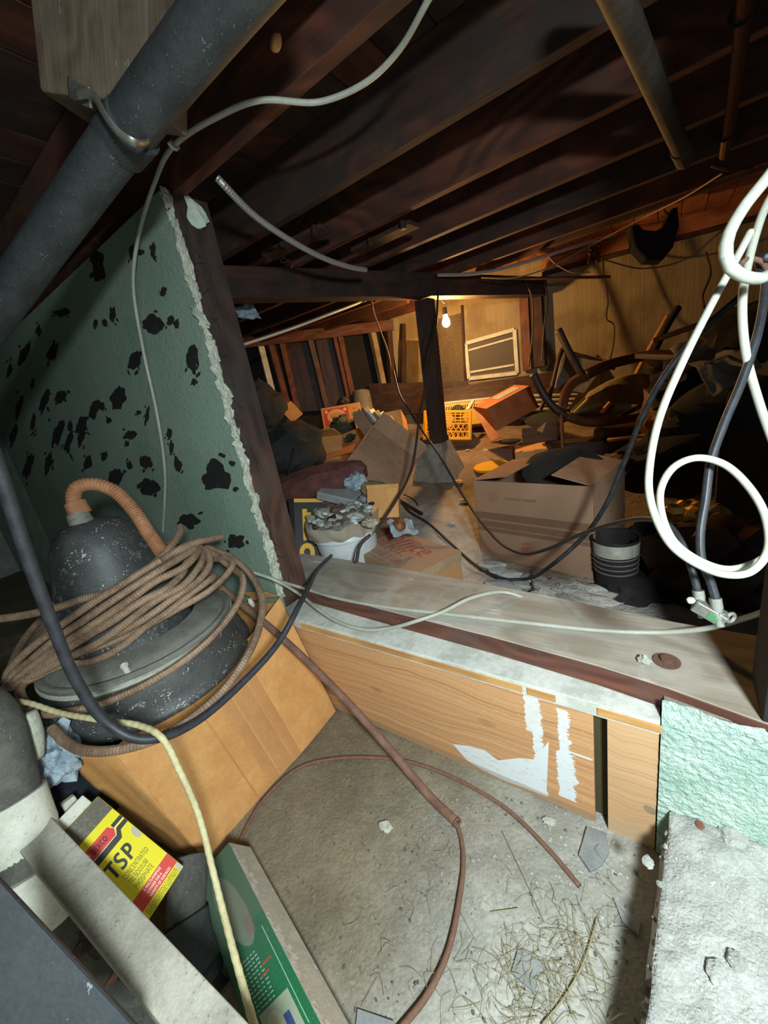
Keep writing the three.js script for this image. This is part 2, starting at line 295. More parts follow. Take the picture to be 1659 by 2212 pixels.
// ---------------------------------------------------------------- the setting
const CEIL = 1.91;                                                // underside of the joists
{
  // near floor: packed dirty concrete
  const g = new THREE.PlaneGeometry(7.4, 2.3, 300, 130); g.rotateX(-Math.PI / 2); g.translate(-2.35, 0, 0.25);
  const p = g.attributes.position; for (let i = 0; i < p.count; i++) { const x = p.getX(i), z = p.getZ(i); p.setY(i, 0.008 * nz(x * 2.2, 0, z * 2.2) + 0.004 * nz(x * 11, 3, z * 11) + 0.0035 * nz(x * 34, 7, z * 34) - 0.002); p.setXYZ(i, x, p.getY(i), z); }
  g.computeVertexNormals(); const gf = uvBox(g, false), fp = gf.attributes.position, fc = new Float32Array(fp.count * 3);   // tan on the left, paler grey towards the step
  for (let i = 0; i < fp.count; i++) { const x = fp.getX(i), z = fp.getZ(i), k = ss(-0.75, -0.2, x + 0.16 * nz(x * 2.5, 4, z * 2.5) + 0.06 * nz(x * 8, 1, z * 8) + 0.12 * (z + 0.4)); const c = mix([0.42, 0.36, 0.265], [0.86, 0.88, 0.88], k); fc.set(c, i * 3); }
  gf.setAttribute('color', new THREE.BufferAttribute(fc, 3)); M.dirtFloor.vertexColors = true; struct('floor', gf, M.dirtFloor);
  // crawl space dirt beyond the sill
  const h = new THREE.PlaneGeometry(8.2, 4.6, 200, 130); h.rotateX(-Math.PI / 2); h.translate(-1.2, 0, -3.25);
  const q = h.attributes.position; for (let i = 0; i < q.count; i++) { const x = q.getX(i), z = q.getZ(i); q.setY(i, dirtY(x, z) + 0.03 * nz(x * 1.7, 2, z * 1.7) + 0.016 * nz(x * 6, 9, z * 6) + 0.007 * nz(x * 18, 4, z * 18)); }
  h.computeVertexNormals(); const gc = uvBox(h, false), cp = gc.attributes.position, cc = new Float32Array(cp.count * 3);       // pool of light painted onto pale dust near the opening, brown earth beyond
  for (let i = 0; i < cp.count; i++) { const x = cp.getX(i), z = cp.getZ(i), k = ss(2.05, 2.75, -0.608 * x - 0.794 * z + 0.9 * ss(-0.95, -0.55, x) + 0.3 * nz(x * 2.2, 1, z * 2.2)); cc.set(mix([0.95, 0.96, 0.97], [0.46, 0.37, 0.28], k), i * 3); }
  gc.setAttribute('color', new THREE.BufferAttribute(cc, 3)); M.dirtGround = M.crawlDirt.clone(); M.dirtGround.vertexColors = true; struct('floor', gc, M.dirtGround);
}
{ // ceiling: subfloor planks on joists
  const c = sgroup('ceiling'); 
  wpart('subfloor', new THREE.BoxGeometry(9.2, 0.06, 8.4).translate(-1.6, CEIL + 0.27, -2.6), M.tarPaper, c);
  for (let i = 0; i < 58; i++) { const x = -6 + i * 0.146; const y = CEIL + 0.215 + rr(-0.002, 0.002); wpart('plank', bx(0.142, 0.03, 3.9, 0.003).translate(x, y, -0.95), i % 3 ? M.oldwood : M.joist, c); wpart('plank', bx(0.142, 0.03, 2.5, 0.003).translate(x, y, -4.155), x > -1.9 ? M.rim : M.oldwood, c); }  // lighter far planks: bulb glow painted into the wood colour
  const js = [-0.69, -0.29, 0.11, 0.9, 1.31, 1.71, 2.11, 2.51, 2.91];
  for (const n of [3.31, 3.71, 4.11]) wpart('joist', bx(4.2, 0.2, 0.042, 0.003).translate(-3.95, CEIL + 0.1, -n), M.joist, c);
  wpart('joist', bar(V(-1.7, CEIL + 0.12, -3.32), V(2.4, CEIL + 0.12, -3.02), 0.045, 0.17), M.oldwood, c);
  js.forEach((n, i) => { const w = 0.042; wpart('joist', bx(8.6, 0.2, w, 0.003).rotateX(rr(-0.03, 0.03)).rotateY(i > 3 ? rr(-0.006, 0.006) : 0).translate(-1.7, CEIL + 0.1, -n), i % 3 === 1 ? M.oldwood : M.joist, c); });
  wpart('joist', bar(V(-3.6, CEIL + 0.1, -0.72), V(0.6, CEIL + 0.1, -0.72), 0.04, 0.19), M.redwood, c);
}
// tar marks on the green wall, taken as centre, half sizes and tilt
const MARKS = [[211, 572, 15, 31, 8], [287, 545, 9, 16, 0], [305, 545, 7, 6, 0], [331, 542, 6, 19, 0], [353, 630, 7, 10, -30], [135, 675, 16, 8, 20], [243, 680, 7, 18, 0], [226, 697, 5, 8, 0], [206, 699, 5, 9, 0], [329, 700, 23, 20, 0], [368, 692, 7, 12, -20], [381, 700, 6, 8, 0], [84, 714, 5, 12, 0],
  [52, 765, 8, 28, -20], [113, 761, 10, 20, -15], [292, 778, 11, 22, -25], [417, 778, 12, 30, 5], [419, 825, 5, 7, 0], [255, 861, 15, 25, -15], [132, 856, 11, 13, -30], [96, 866, 8, 30, -20], [203, 886, 10, 20, -20], [221, 878, 6, 9, 0], [177, 917, 10, 18, -25], [235, 908, 7, 6, 0], [317, 900, 4, 18, -10], [299, 891, 5, 5, 0],
  [125, 937, 9, 30, -15], [280, 940, 14, 9, 20], [275, 959, 5, 6, 0], [365, 937, 7, 11, 0], [370, 967, 5, 15, 0], [315, 1000, 13, 15, 0], [384, 1003, 8, 16, 10], [175, 943, 8, 20, -15], [148, 957, 7, 25, -15], [71, 913, 5, 20, -10], [152, 920, 5, 12, 0], [323, 1053, 20, 20, 0], [250, 1029, 14, 18, -30], [467, 1030, 31, 34, 10], [405, 1125, 22, 16, 0], [510, 1170, 17, 16, 0], [40, 880, 6, 26, -15], [30, 940, 6, 24, -15], [60, 1010, 8, 30, -15], [20, 800, 5, 18, -10], [105, 1000, 8, 22, -15], [190, 1000, 8, 16, -20], [70, 830, 4, 12, -15], [225, 985, 6, 12, -20], [280, 1005, 6, 10, 0]];
const WU0 = -4.25, WU1 = -1.25;
function greenWall() {
  const W = 2048, H = 1300;
  const t = canvasTex(W, H, (x) => {
    x.fillStyle = 'rgb(138,158,142)'; x.fillRect(0, 0, W, H);
    for (let i = 0; i < 260; i++) { x.globalAlpha = 0.05 + rnd() * 0.07; x.fillStyle = rnd() < 0.5 ? 'rgb(98,132,112)' : 'rgb(150,184,162)'; x.beginPath(); x.ellipse(rnd() * W, rnd() * H, rr(30, 160), rr(20, 120), rnd() * 3, 0, 7); x.fill(); }
    speckle(x, W, H, 26000, 'rgb(190,214,196)', 0.6, 1.8, 0.5); speckle(x, W, H, 22000, 'rgb(84,112,94)', 0.6, 2.2, 0.5);
    x.globalAlpha = 1;
    const put = (px, py) => { const p = N(px, py, 0.84); return [(p.x - WU0) / (WU1 - WU0) * W, (1 - p.y / CEIL) * H]; };
    const blob = (cx, cy, a, b, rot, col) => {
      x.fillStyle = col; x.beginPath(); const c = Math.cos(-rot * Math.PI / 180), s = Math.sin(-rot * Math.PI / 180), sd = cx * 0.37 + cy;
      for (let i = 0; i < 40; i++) { const t2 = i / 40 * Math.PI * 2, k = 1 + 0.5 * nz(Math.cos(t2) * 1.3 + sd, Math.sin(t2) * 1.3, 1) + 0.16 * nz(Math.cos(t2) * 5 + sd, Math.sin(t2) * 5, 4), ex = Math.cos(t2) * a * k, ey = Math.sin(t2) * b * k, [X, Yy] = put(cx + ex * c - ey * s, cy + ex * s + ey * c); i ? x.lineTo(X, Yy) : x.moveTo(X, Yy); }
      x.closePath(); x.fill();
    };
    for (const [cx, cy, a, b, rot] of MARKS) {
      blob(cx, cy, a, b, rot, 'rgb(30,27,28)');
      for (let k = 0; k < 3; k++) blob(cx + rr(-1.5, 1.5) * a, cy + rr(-1.4, 1.4) * b, rr(0.08, 0.28) * a + 0.8, rr(0.08, 0.25) * b + 0.8, rr(-40, 40), 'rgb(32,30,30)');
      x.strokeStyle = 'rgba(92,104,96,0.4)'; x.lineWidth = 1.5; for (let k = 0; k < (a > 12 ? 9 : 2); k++) { const [X, Yy] = put(cx + rr(-0.6, 0.6) * a, cy + rr(-0.5, 0.5) * b); x.beginPath(); x.moveTo(X, Yy); x.quadraticCurveTo(X + rr(-8, 8), Yy + rr(5, 16), X + rr(-6, 10), Yy + rr(12, 26)); x.stroke(); }
    }
    x.fillStyle = 'rgb(206,214,200)'; for (let i = 0; i < 60; i++) { x.globalAlpha = 0.7; x.fillRect(rr(0.5, 1) * W, rnd() * H, rr(1, 4), rr(2, 8)); } x.globalAlpha = 1;
  });
  t.wrapS = t.wrapT = THREE.ClampToEdgeWrapping;
  const m = std({ map: t, bumpMap: M.mint.bumpMap.clone(), bumpScale: 0.0025, roughness: 0.82 }); m.bumpMap.repeat.set(9, 6); return m;
}
{ // stucco wall on the left of the opening
  const w = sgroup('wall_left', 'green stucco wall with black tar marks');
  const g = new THREE.BoxGeometry(3, CEIL, 0.018).translate((WU0 + WU1) / 2, CEIL / 2, -0.849);
  wpart('framing', bx(2.9, CEIL - 0.06, 0.08, 0.002).translate((WU0 + WU1) / 2 - 0.1, CEIL / 2, -0.92), M.tarPaper, w);
  wpart('stucco', g, greenWall(), w);
  wpart('stucco_run', bx(2.2, CEIL, 0.1, 0.002).translate(WU0 - 1.1, CEIL / 2, -0.89), M.mint, w);
  // broken plaster along the edge
  const L = [];
  for (let i = 0; i < 90; i++) { const k = i / 89, y = 0.52 + (CEIL - 0.53) * k; L.push(stoneGeo(rr(0.005, 0.011), rr(0.016, 0.034), rr(0.006, 0.016), i * 3.1, 1, 0.8).rotateZ(rr(-0.35, 0.35)).rotateX(rr(-0.4, 0.4)).translate(WU1 + 0.004 + 0.006 * nz(i * 0.5, 1, 1), y, -0.846 + rr(-0.012, 0.002))); }
  for (let i = 0; i < 7; i++) L.push(stoneGeo(rr(0.012, 0.02), rr(0.02, 0.034), 0.018, 90 + i, 2, 0.5).translate(WU1 + 0.012, 0.6 + i * 0.022, -0.85));
  wpart('plaster_edge', mergeGeometries(L.map((q) => { const c = q.index ? q.toNonIndexed() : q; return c; })), M.plaster, w);
  const sg = uvBox(new THREE.BoxGeometry(0.05, CEIL - 0.45, 0.135, 2, 80, 6).translate(-1.277, (CEIL + 0.45) / 2, -0.927), true, 1), sp = sg.attributes.position, sc = new Float32Array(sp.count * 3);   // old tar stain on the upper part
  for (let i = 0; i < sp.count; i++) { const y = sp.getY(i), z = sp.getZ(i), k = ss(0.92, 1.08, y + 0.22 * nz(z * 14, y * 4, 1) + 0.5 * (z + 0.92)); sc.set(mix([1, 0.82, 0.7], [0.5, 0.5, 0.52], k), i * 3); }
  sg.setAttribute('color', new THREE.BufferAttribute(sc, 3)); const sm = M.stud.clone(); sm.vertexColors = true; wpart('stud', sg, sm, w);
  const fz = []; for (let i = 0; i < 46; i++) { const y = rr(0.5, 1.88), z = -0.86 - 0.03 * rnd(); fz.push(sweep([V(-1.252, y, z), V(-1.244 + rr(0, 0.012), y + rr(-0.03, 0.03), z - rr(-0.01, 0.02)), V(-1.246 + rr(0, 0.01), y + rr(-0.05, 0.05), z - rr(-0.01, 0.04))], 0.0007, { seg: 4, n: 6 })); }
  tag(wpart('wire_lath', mergeGeometries(fz), M.wire, w), 'loose ends of wire lath', null, null, 'stuff');
  wpart('top_plate', bx(5.2, 0.05, 0.12, 0.003).translate(-3.92, CEIL - 0.025, -0.96), M.oldwood, w);
}
const SILLY = 0.485;
{ // low wall under the opening
  const w = sgroup('wall_front', 'low wall below the opening, with timber ledge and plywood panels');
  wpart('core', bx(2.5, 0.4, 0.12, 0.002).translate(0.05, 0.2, -0.95), M.tarPaper, w);
  const uL = -1.23, uS0 = N(1283, 1660, 0.845).x, uS1 = N(1312, 1660, 0.845).x, uR = 0.012;
  const paint = canvasTex(1024, 512, (x, W, H) => {                 // bare wood with white paint runs
    x.fillStyle = rgb([206, 156, 108]); x.fillRect(0, 0, W, H);
    for (let i = 0; i < 130; i++) { const y0 = rnd() * H; x.globalAlpha = 0.05 + 0.16 * rnd(); x.strokeStyle = rnd() < 0.65 ? 'rgb(156,100,60)' : 'rgb(230,186,138)'; x.lineWidth = rr(1, 9) * (rnd() < 0.3 ? 2.5 : 1); x.beginPath(); for (let k = 0; k <= 32; k++) x.lineTo(k * W / 32, y0 + 46 * nz(k * 0.13, y0 * 0.004, 2) + 10 * nz(k * 0.5, y0 * 0.02, 5)); x.stroke(); }
    for (const [kx, ky] of [[0.74, 0.42], [0.36, 0.5], [0.9, 0.33]]) for (let r = 5; r > 0; r--) { x.globalAlpha = 0.35; x.strokeStyle = 'rgb(118,74,44)'; x.lineWidth = 2; x.beginPath(); x.ellipse(kx * W, ky * H, r * 5, r * 2.6, 0.1, 0, 7); x.stroke(); }
    speckle(x, W, H, 2600, 'rgb(226,214,190)', 0.6, 2, 0.6);
    x.globalAlpha = 1; x.fillStyle = 'rgb(226,224,220)';
    const rough = (x0, y0, w2, h2) => { x.beginPath(); const n = 70; for (let i = 0; i <= n; i++) { const y = y0 + h2 * i / n; x.lineTo(x0 + rr(-2.5, 2.5) + 4 * nz(y * 0.05, 1, x0), y); } for (let i = n; i >= 0; i--) { const y = y0 + h2 * i / n; x.lineTo(x0 + w2 + rr(-5, 5) + 7 * nz(y * 0.04, 2, x0), y); } x.fill(); x.globalAlpha = 0.35; x.fillStyle = 'rgb(180,166,150)'; for (let i = 0; i < h2 / 9; i++) x.fillRect(x0 + rnd() * w2 * 0.8, y0 + rnd() * h2, rr(3, 16), rr(1, 3)); x.globalAlpha = 1; x.fillStyle = 'rgb(226,230,232)'; };
    const at = (px, py) => { const p = N(px, py, 0.845); return [(p.x - uL) / (uS0 - uL) * W, (1 - p.y / 0.385) * H]; };
    const quad = (a, b) => { const [x0, y0] = at(...a), [x1, y1] = at(...b); rough(Math.min(x0, x1), Math.min(y0, y1), Math.abs(x1 - x0), Math.abs(y1 - y0)); };
    quad([1130, 1500], [1172, 1590]); quad([1148, 1560], [1180, 1720]); quad([1203, 1530], [1232, 1640]); quad([1202, 1620], [1246, 1735]); quad([1225, 1625], [1278, 1640]); quad([1060, 1665], [1150, 1705]); quad([1110, 1650], [1165, 1680]); quad([880, 1590], [915, 1605]);
    x.beginPath(); for (const q of [[975, 1606], [1010, 1612], [1050, 1622], [1080, 1645], [1120, 1636], [1150, 1640], [1182, 1600], [1182, 1722], [1140, 1704], [1090, 1688], [1050, 1668], [1010, 1645]]) { const [X, Yy] = at(...q); x.lineTo(X + rr(-6, 6), Yy + rr(-4, 4)); } x.fill();
    x.globalAlpha = 0.5; x.fillStyle = 'rgb(190,140,98)'; for (let i = 0; i < 60; i++) { const [X, Yy] = at(rr(990, 1170), rr(1620, 1700)); x.fillRect(X, Yy, rr(4, 22), rr(1, 4)); } x.globalAlpha = 1;
    x.fillStyle = 'rgba(120,108,92,0.35)'; x.fillRect(0, H * 0.93, W, H * 0.07);
  });
  const pg = new RoundedBoxGeometry(uS0 - uL, 0.385, 0.014, 1, 0.0015), pp = pg.attributes.position, uv = pg.attributes.uv;
  for (let i = 0; i < pp.count; i++) uv.setXY(i, pp.getX(i) / (uS0 - uL) + 0.5, pp.getY(i) / 0.385 + 0.5);
  tag(wpart('panel', pg.translate((uL + uS0) / 2, 0.1935, -0.852), std({ map: paint, roughness: 0.78 }), w), 'wide bare plywood panel with white paint runs');
  const plain = canvasTex(256, 768, (x, W, H) => { x.fillStyle = rgb([208, 166, 122]); x.fillRect(0, 0, W, H); for (let i = 0; i < 150; i++) { const y0 = rnd() * H; x.globalAlpha = 0.05 + 0.2 * rnd(); x.strokeStyle = rnd() < 0.6 ? 'rgb(160,108,70)' : 'rgb(226,190,148)'; x.lineWidth = rr(1, 6); x.beginPath(); for (let k = 0; k <= 12; k++) x.lineTo(k * W / 12, y0 + 40 * nz(k * 0.16, y0 * 0.005, 2)); x.stroke(); } x.globalAlpha = 0.6; x.fillStyle = '#7e7464'; x.beginPath(); x.ellipse(225, 500, 36, 24, 0.2, 0, 7); x.fill(); x.globalAlpha = 0.4; x.fillStyle = '#b4a58c'; x.fillRect(0, H * 0.86, W, H * 0.14); x.globalAlpha = 1; });
  const rg = new RoundedBoxGeometry(uR - uS1, 0.4, 0.014, 1, 0.0015), rp = rg.attributes.position, ru = rg.attributes.uv; for (let i = 0; i < rp.count; i++) ru.setXY(i, rp.getX(i) / (uR - uS1) + 0.5, rp.getY(i) / 0.4 + 0.5);
  wpart('panel', rg.translate((uR + uS1) / 2, 0.19, -0.852), std({ map: plain, roughness: 0.8 }), w);
  wpart('slot_back', bx(0.07, 0.38, 0.006, 0.001).translate((uS0 + uS1) / 2, 0.19, -0.88), std({ color: 0x4a4226, roughness: 0.9 }), w);
  const ledge = wpart('ledge', bx(uR - uL + 0.3, 0.04, 0.13, 0.002).translate((uL + uR) / 2 - 0.15, 0.402, -0.903), M.whiteDirty, w);
  for (const [a, b] of [[650, 1128], [1138, 1200], [1290, 1430]]) { const p = N(a, 1345 + (a - 650) * 0.282, 0.838), q = N(b, 1345 + (b - 650) * 0.282, 0.838); tag(part('bare_edge', bx(q.x - p.x, 0.022, 0.003, 0.0008).translate((p.x + q.x) / 2, 0.401, -0.8365).applyMatrix4(new THREE.Matrix4().makeTranslation(-ledge.position.x, -ledge.position.y, -ledge.position.z)), M.ledgeEdge, ledge), 'unpainted front edge of the ledge'); }
  // mint stucco at the right
  const g = new THREE.PlaneGeometry(0.72, 0.47, 300, 200).translate(uR + 0.362, 0.235, -0.838), p = g.attributes.position;
  for (let i = 0; i < p.count; i++) { const x = p.getX(i), y = p.getY(i), e = ss(0.38, 0.47, y); p.setZ(i, -0.838 + 0.0028 * nz(x * 46 + y * 20, y * 74, 1) + 0.0022 * nz(x * 100, y * 130, 3) - 0.016 * e * ss(-0.1, 0.4, nz(x * 7, y * 9, 8))); }
  g.computeVertexNormals(); wpart('stucco', uvBox(g), tag2(M.mint), w);
  wpart('stucco_backing', bx(0.72, 0.46, 0.1, 0.002).translate(uR + 0.365, 0.23, -0.905), M.pier, w);
}
function tag2(m) { return m; }
{ // the broad sill board on the low wall
  const s = sgroup('trim_1', 'broad weathered sill plank across the opening'), SP = [[-1.62, -1.25], [-1.6, -0.965], [-1.2, -0.955], [-0.757, -0.934], [-0.4, -0.92], [-0.118, -0.9], [0.02, -0.88], [0.1, -0.862], [0.19, -0.842], [1.3, -0.842], [1.3, -1.13], [0.05, -1.15], [-0.36, -1.195], [-0.83, -1.23], [-1.3, -1.25]];
  wpart('sill_plank', plan(SP, SILLY - 0.004, SILLY, 0.0015), M.sill, s);
  wpart('sill_core', plan(SP, 0.423, SILLY - 0.004, 0.002), M.redwood, s);
  // bolt with its washer, nails
  const b = Y(1440, 1428, SILLY + 0.002), k = [];
  wpart('washer', new THREE.CylinderGeometry(0.028, 0.028, 0.004, 28).translate(b.x, SILLY + 0.002, b.z), M.rust, s);
  wpart('nut', new THREE.CylinderGeometry(0.014, 0.0145, 0.009, 6).rotateY(0.3).translate(b.x, SILLY + 0.008, b.z), M.rust, s);
  const c = Y(1391, 1423, SILLY + 0.01); wpart('bolt_end', mergeGeometries([stoneGeo(0.015, 0.008, 0.013, 4, 2, 0.5).translate(c.x, SILLY + 0.007, c.z), stoneGeo(0.006, 0.01, 0.006, 9, 1, 0.2).translate(c.x + 0.002, SILLY + 0.014, c.z + 0.002)]), M.plaster, s);
  for (const [x, y] of [[870, 1333], [1293, 1445]]) { const q = Y(x, y, 0.455); wpart('nail', new THREE.CylinderGeometry(0.0035, 0.003, 0.022, 7).rotateX(1.2).translate(q.x, 0.452, q.z + 0.012), M.zinc, s); }
}
{ // jamb and wall to the right of the opening, outside walls, hatch added for the light
  const w = sgroup('wall_right', 'dark timber jamb at the right end of the opening');
  wpart('jamb', bx(0.1, CEIL - SILLY, 0.13, 0.004).translate(0.222, (CEIL + SILLY) / 2, -0.91), M.tarPaper, w);
  wpart('cladding', bx(1.05, CEIL - SILLY, 0.1, 0.002).translate(0.79, (CEIL + SILLY) / 2, -0.91), M.oldwood, w);
  const h = sgroup('wall_side', 'unseen foundation wall with a hatch added for the light');
  for (const [n0, n1, y0, y1] of [[-1.0, 0.82, 0, 1.06], [-1.0, 0.82, 1.62, 2.2], [-1.0, -0.46, 1.06, 1.62], [0.06, 0.82, 1.06, 1.62]]) wpart('masonry', bx(0.14, y1 - y0, n1 - n0, 0.002).translate(0.79, (y0 + y1) / 2, -(n0 + n1) / 2), M.concrete, h);
  for (const y of [1.05, 1.63]) wpart('added_hatch_frame', bx(0.16, 0.03, 0.56, 0.003).translate(0.79, y, 0.2), M.oldwood, h);
  struct('wall_rear', bx(7.6, 2.3, 0.12, 0.002).translate(-2.8, 1.1, 1.06), M.concrete);
  struct('wall_end', bx(0.12, 2.3, 6.6, 0.002).translate(-6.1, 1.1, -2), M.concrete);
  struct('wall_far', bx(0.12, 2.3, 4.6, 0.002).translate(2.7, 1.1, -3.2), M.oldwood);
  struct('wall_outer', bx(8.9, 2.4, 0.12, 0.002).translate(-1.6, 1.2, -5.72), M.oldwood);
}
{ // raw footing step, bottom right
  const g0 = new THREE.BoxGeometry(0.7, 0.2, 1.3, 70, 22, 110).translate(0.38, 0.07, -0.19); let g = g0; g.deleteAttribute('normal'); g.deleteAttribute('uv'); g = mergeVertices(g, 1e-4);
  const p = g.attributes.position;
  for (let i = 0; i < p.count; i++) {
    let x = p.getX(i), y = p.getY(i), z = p.getZ(i); const top = ss(0.0, 0.17, y), L = ss(0.12, 0.03, x);
    const xs = 0.036 - 0.085 * (z + 0.84) + 0.012 * nz(z * 2.4, 1, 2) + 0.006 * nz(z * 14, y * 14, 3);
    x += L * (xs - 0.03) - 0.012 * (1 - top) * L; y += top * (0.014 * nz(x * 3, 1, z * 3) + 0.009 * nz(x * 11, 2, z * 11) + 0.007 * nz(x * 30, 5, z * 30) + 0.004 * nz(x * 70, 1, z * 70)) - L * top * 0.012 * (0.6 + nz(x * 9, 0, z * 9)); z += 0;
    p.setXYZ(i, x, y, z);
  }
  g.computeVertexNormals(); const st = struct('trim', uvBox(g), M.concrete, 'rough concrete footing step'); st.name = 'trim_2';
  for (let i = 0; i < 60; i++) { const z = -0.82 + 0.8 * rnd(), r = 0.004 + 0.012 * rnd() * rnd(); const m = part('edge_stone', stoneGeo(r, r * 0.8, r * 1.1, 400 + i, 1, 0.6), i % 4 ? M.concrete : M.pier, st); m.position.set(0.036 - 0.085 * (z + 0.84) + 0.012 * nz(z * 2.4, 1, 2) + rr(-0.006, 0.012), rr(0.11, 0.158), z); }
}
// far walls
const K0 = V(2.66, 0, -5.2), K1 = V(-0.95, 0, -4.22), K2 = V(-2.36, 0, -3.75), K3 = V(-4.1, 0, -2.44);
function onWall(px, py, A, B, off = 0) { const r = ray(px, py), d = B.clone().sub(A), nx = -d.z, nzz = d.x, L = Math.hypot(nx, nzz), c = (A.x * nx + A.z * nzz + off * L), t = c / (r[0] * nx - r[2] * nzz); return along(r, t); }
const wallOff = (A, B) => { const d = B.clone().sub(A), n = V(-d.z, 0, d.x).normalize(); return n.dot(A.clone().negate()) > 0 ? 1 : -1; };
function wallBox(A, B, y0, y1, t, mat, parent, name, back = 0) {
  const d = B.clone().sub(A), L = Math.hypot(d.x, d.z), g = bx(L, y1 - y0, t, 0.002), m = (A.x + B.x) / 2, mz = (A.z + B.z) / 2, n = V(-d.z, 0, d.x).normalize().multiplyScalar(wallOff(A, B));
  g.rotateY(Math.atan2(-d.z, d.x)); g.translate(m - n.x * (t / 2 + back), (y0 + y1) / 2, mz - n.z * (t / 2 + back)); return wpart(name, g, mat, parent);
}
{
  const streak = wood(131, [158, 144, 112], [130, 114, 84], { rings: 1, wave: 2, dirt: [112, 96, 68], dirtK: 0.5, size: 1.6, bump: 0.003 });
  const w = sgroup('wall_back', 'beige stained plaster wall of the crawl space');
  // vertical water stains: the grain of this plaster runs up the wall
  for (const [A, B] of [[K1, K0], [K2, K1]]) { const d = B.clone().sub(A), L = Math.hypot(d.x, d.z), g = new THREE.BoxGeometry(L, 1.75, 0.05), n = V(-d.z, 0, d.x).normalize().multiplyScalar(wallOff(A, B)); const gg = uvBox(g, true, 1); gg.rotateY(Math.atan2(-d.z, d.x)); gg.translate((A.x + B.x) / 2 - n.x * 0.025, 1.3, (A.z + B.z) / 2 - n.z * 0.025); wpart('plaster', gg, streak, w); }
  const f = wallOff(K1, K0), pt = (px, py, o = 0.01) => onWall(px, py, K1, K0, o * f);
  wallBox(K1, K0, 1.99, 2.14, 0.03, M.rim, w, 'rim_board', -0.035); wallBox(K1, K0, 1.955, 1.985, 0.05, M.oldwood, w, 'wall_plate', -0.055);
  tag(wpart('post', bar(pt(1157, 605, 0.07), pt(1168, 792, 0.07), 0.1, 0.1, 0.003, V(1, 0, 0)), M.oldwood, w), 'dark timber post');
  const f2 = wallOff(K2, K1), pw = (px, py, o = 0.01) => onWall(px, py, K2, K1, o * f2);
  tag(wpart('post', bar(pw(1132, 640, 0.05), pw(1140, 800, 0.05), 0.05, 0.08, 0.003, V(1, 0, 0)), M.redwood, w), 'reddish timber stud');
  wpart('post', bar(pw(998, 660, 0.03), pw(1006, 830, 0.03), 0.02, 0.02, 0.002, V(1, 0, 0)), M.darkWood, w);
  // wire mesh to either side of the post
  const wires = [];
  for (const q of [[[862, 735], [905, 735], [905, 850], [862, 850]], [[940, 690], [998, 676], [1003, 820], [945, 835]]]) {
    const [a, b, c, d] = q.map(([x, y]) => pw(x, y, 0.03)), L = (p, r, k) => p.clone().lerp(r, k), seg = (p, r) => wires.push(new THREE.CylinderGeometry(0.0016, 0.0016, p.distanceTo(r), 4, 1, true).applyQuaternion(new THREE.Quaternion().setFromUnitVectors(V(0, 1, 0), r.clone().sub(p).normalize())).translate((p.x + r.x) / 2, (p.y + r.y) / 2, (p.z + r.z) / 2));
    const n = 18; for (let i = -n; i < n; i++) for (const s of [0, 1]) {
      const k0 = i / n, x0 = Math.max(0, k0), x1 = Math.min(1, k0 + 1), y0 = x0 - k0, y1 = x1 - k0, at = (u, v) => L(L(a, b, s ? 1 - u : u), L(d, c, s ? 1 - u : u), v); seg(at(x0, y0), at(x1, y1));
    }
  }
  const mesh = wpart('wire_mesh', mergeGeometries(wires), std({ color: 0x5a4630, metalness: 0.4, roughness: 0.6 }), w); mesh.userData.kind = 'stuff';
  // leaning plywood along the foot of this wall
  wpart('skirting_board', slab([pw(925, 845, 0.16), pw(1300, 775, 0.16), pw(1300, 880, 0.3), pw(925, 900, 0.3)].reverse(), 0.02), M.darkWood, w);
  wpart('foot_board', bar(pw(800, 862, 0.1), pw(1010, 858, 0.1), 0.06, 0.32), M.darkWood, w);
  // window
  const win = sgroup('window_1', 'small white framed window in the beige wall');
  const c4 = [[1006, 742], [1111, 712], [1117, 806], [1013, 818]].map(([x, y]) => pw(x, y, 0.012)), fr = (a, b, ww = 0.035) => bar(a, b, 0.035, ww);
  wpart('frame', fr(c4[0], c4[1]), M.white, win); wpart('frame', fr(c4[1], c4[2]), M.white, win); wpart('frame', fr(c4[0], c4[3]), M.white, win); wpart('frame', fr(c4[3], c4[2]), M.white, win);
  const sa = pw(1012, 757, 0.006), sb = pw(1108, 730, 0.006); wpart('sash_rail', bar(sa, sb, 0.02, 0.018), M.white, win); wpart('sash_rail', bar(pw(1016, 804, 0.006), pw(1110, 788, 0.006), 0.02, 0.02), M.white, win);
  wpart('pane', slab([pw(1010, 745, 0.002), pw(1013, 812, 0.002), pw(1112, 800, 0.002), pw(1108, 716, 0.002)], 0.004), std({ color: 0x4a4234, roughness: 0.6, metalness: 0 }), win);
}
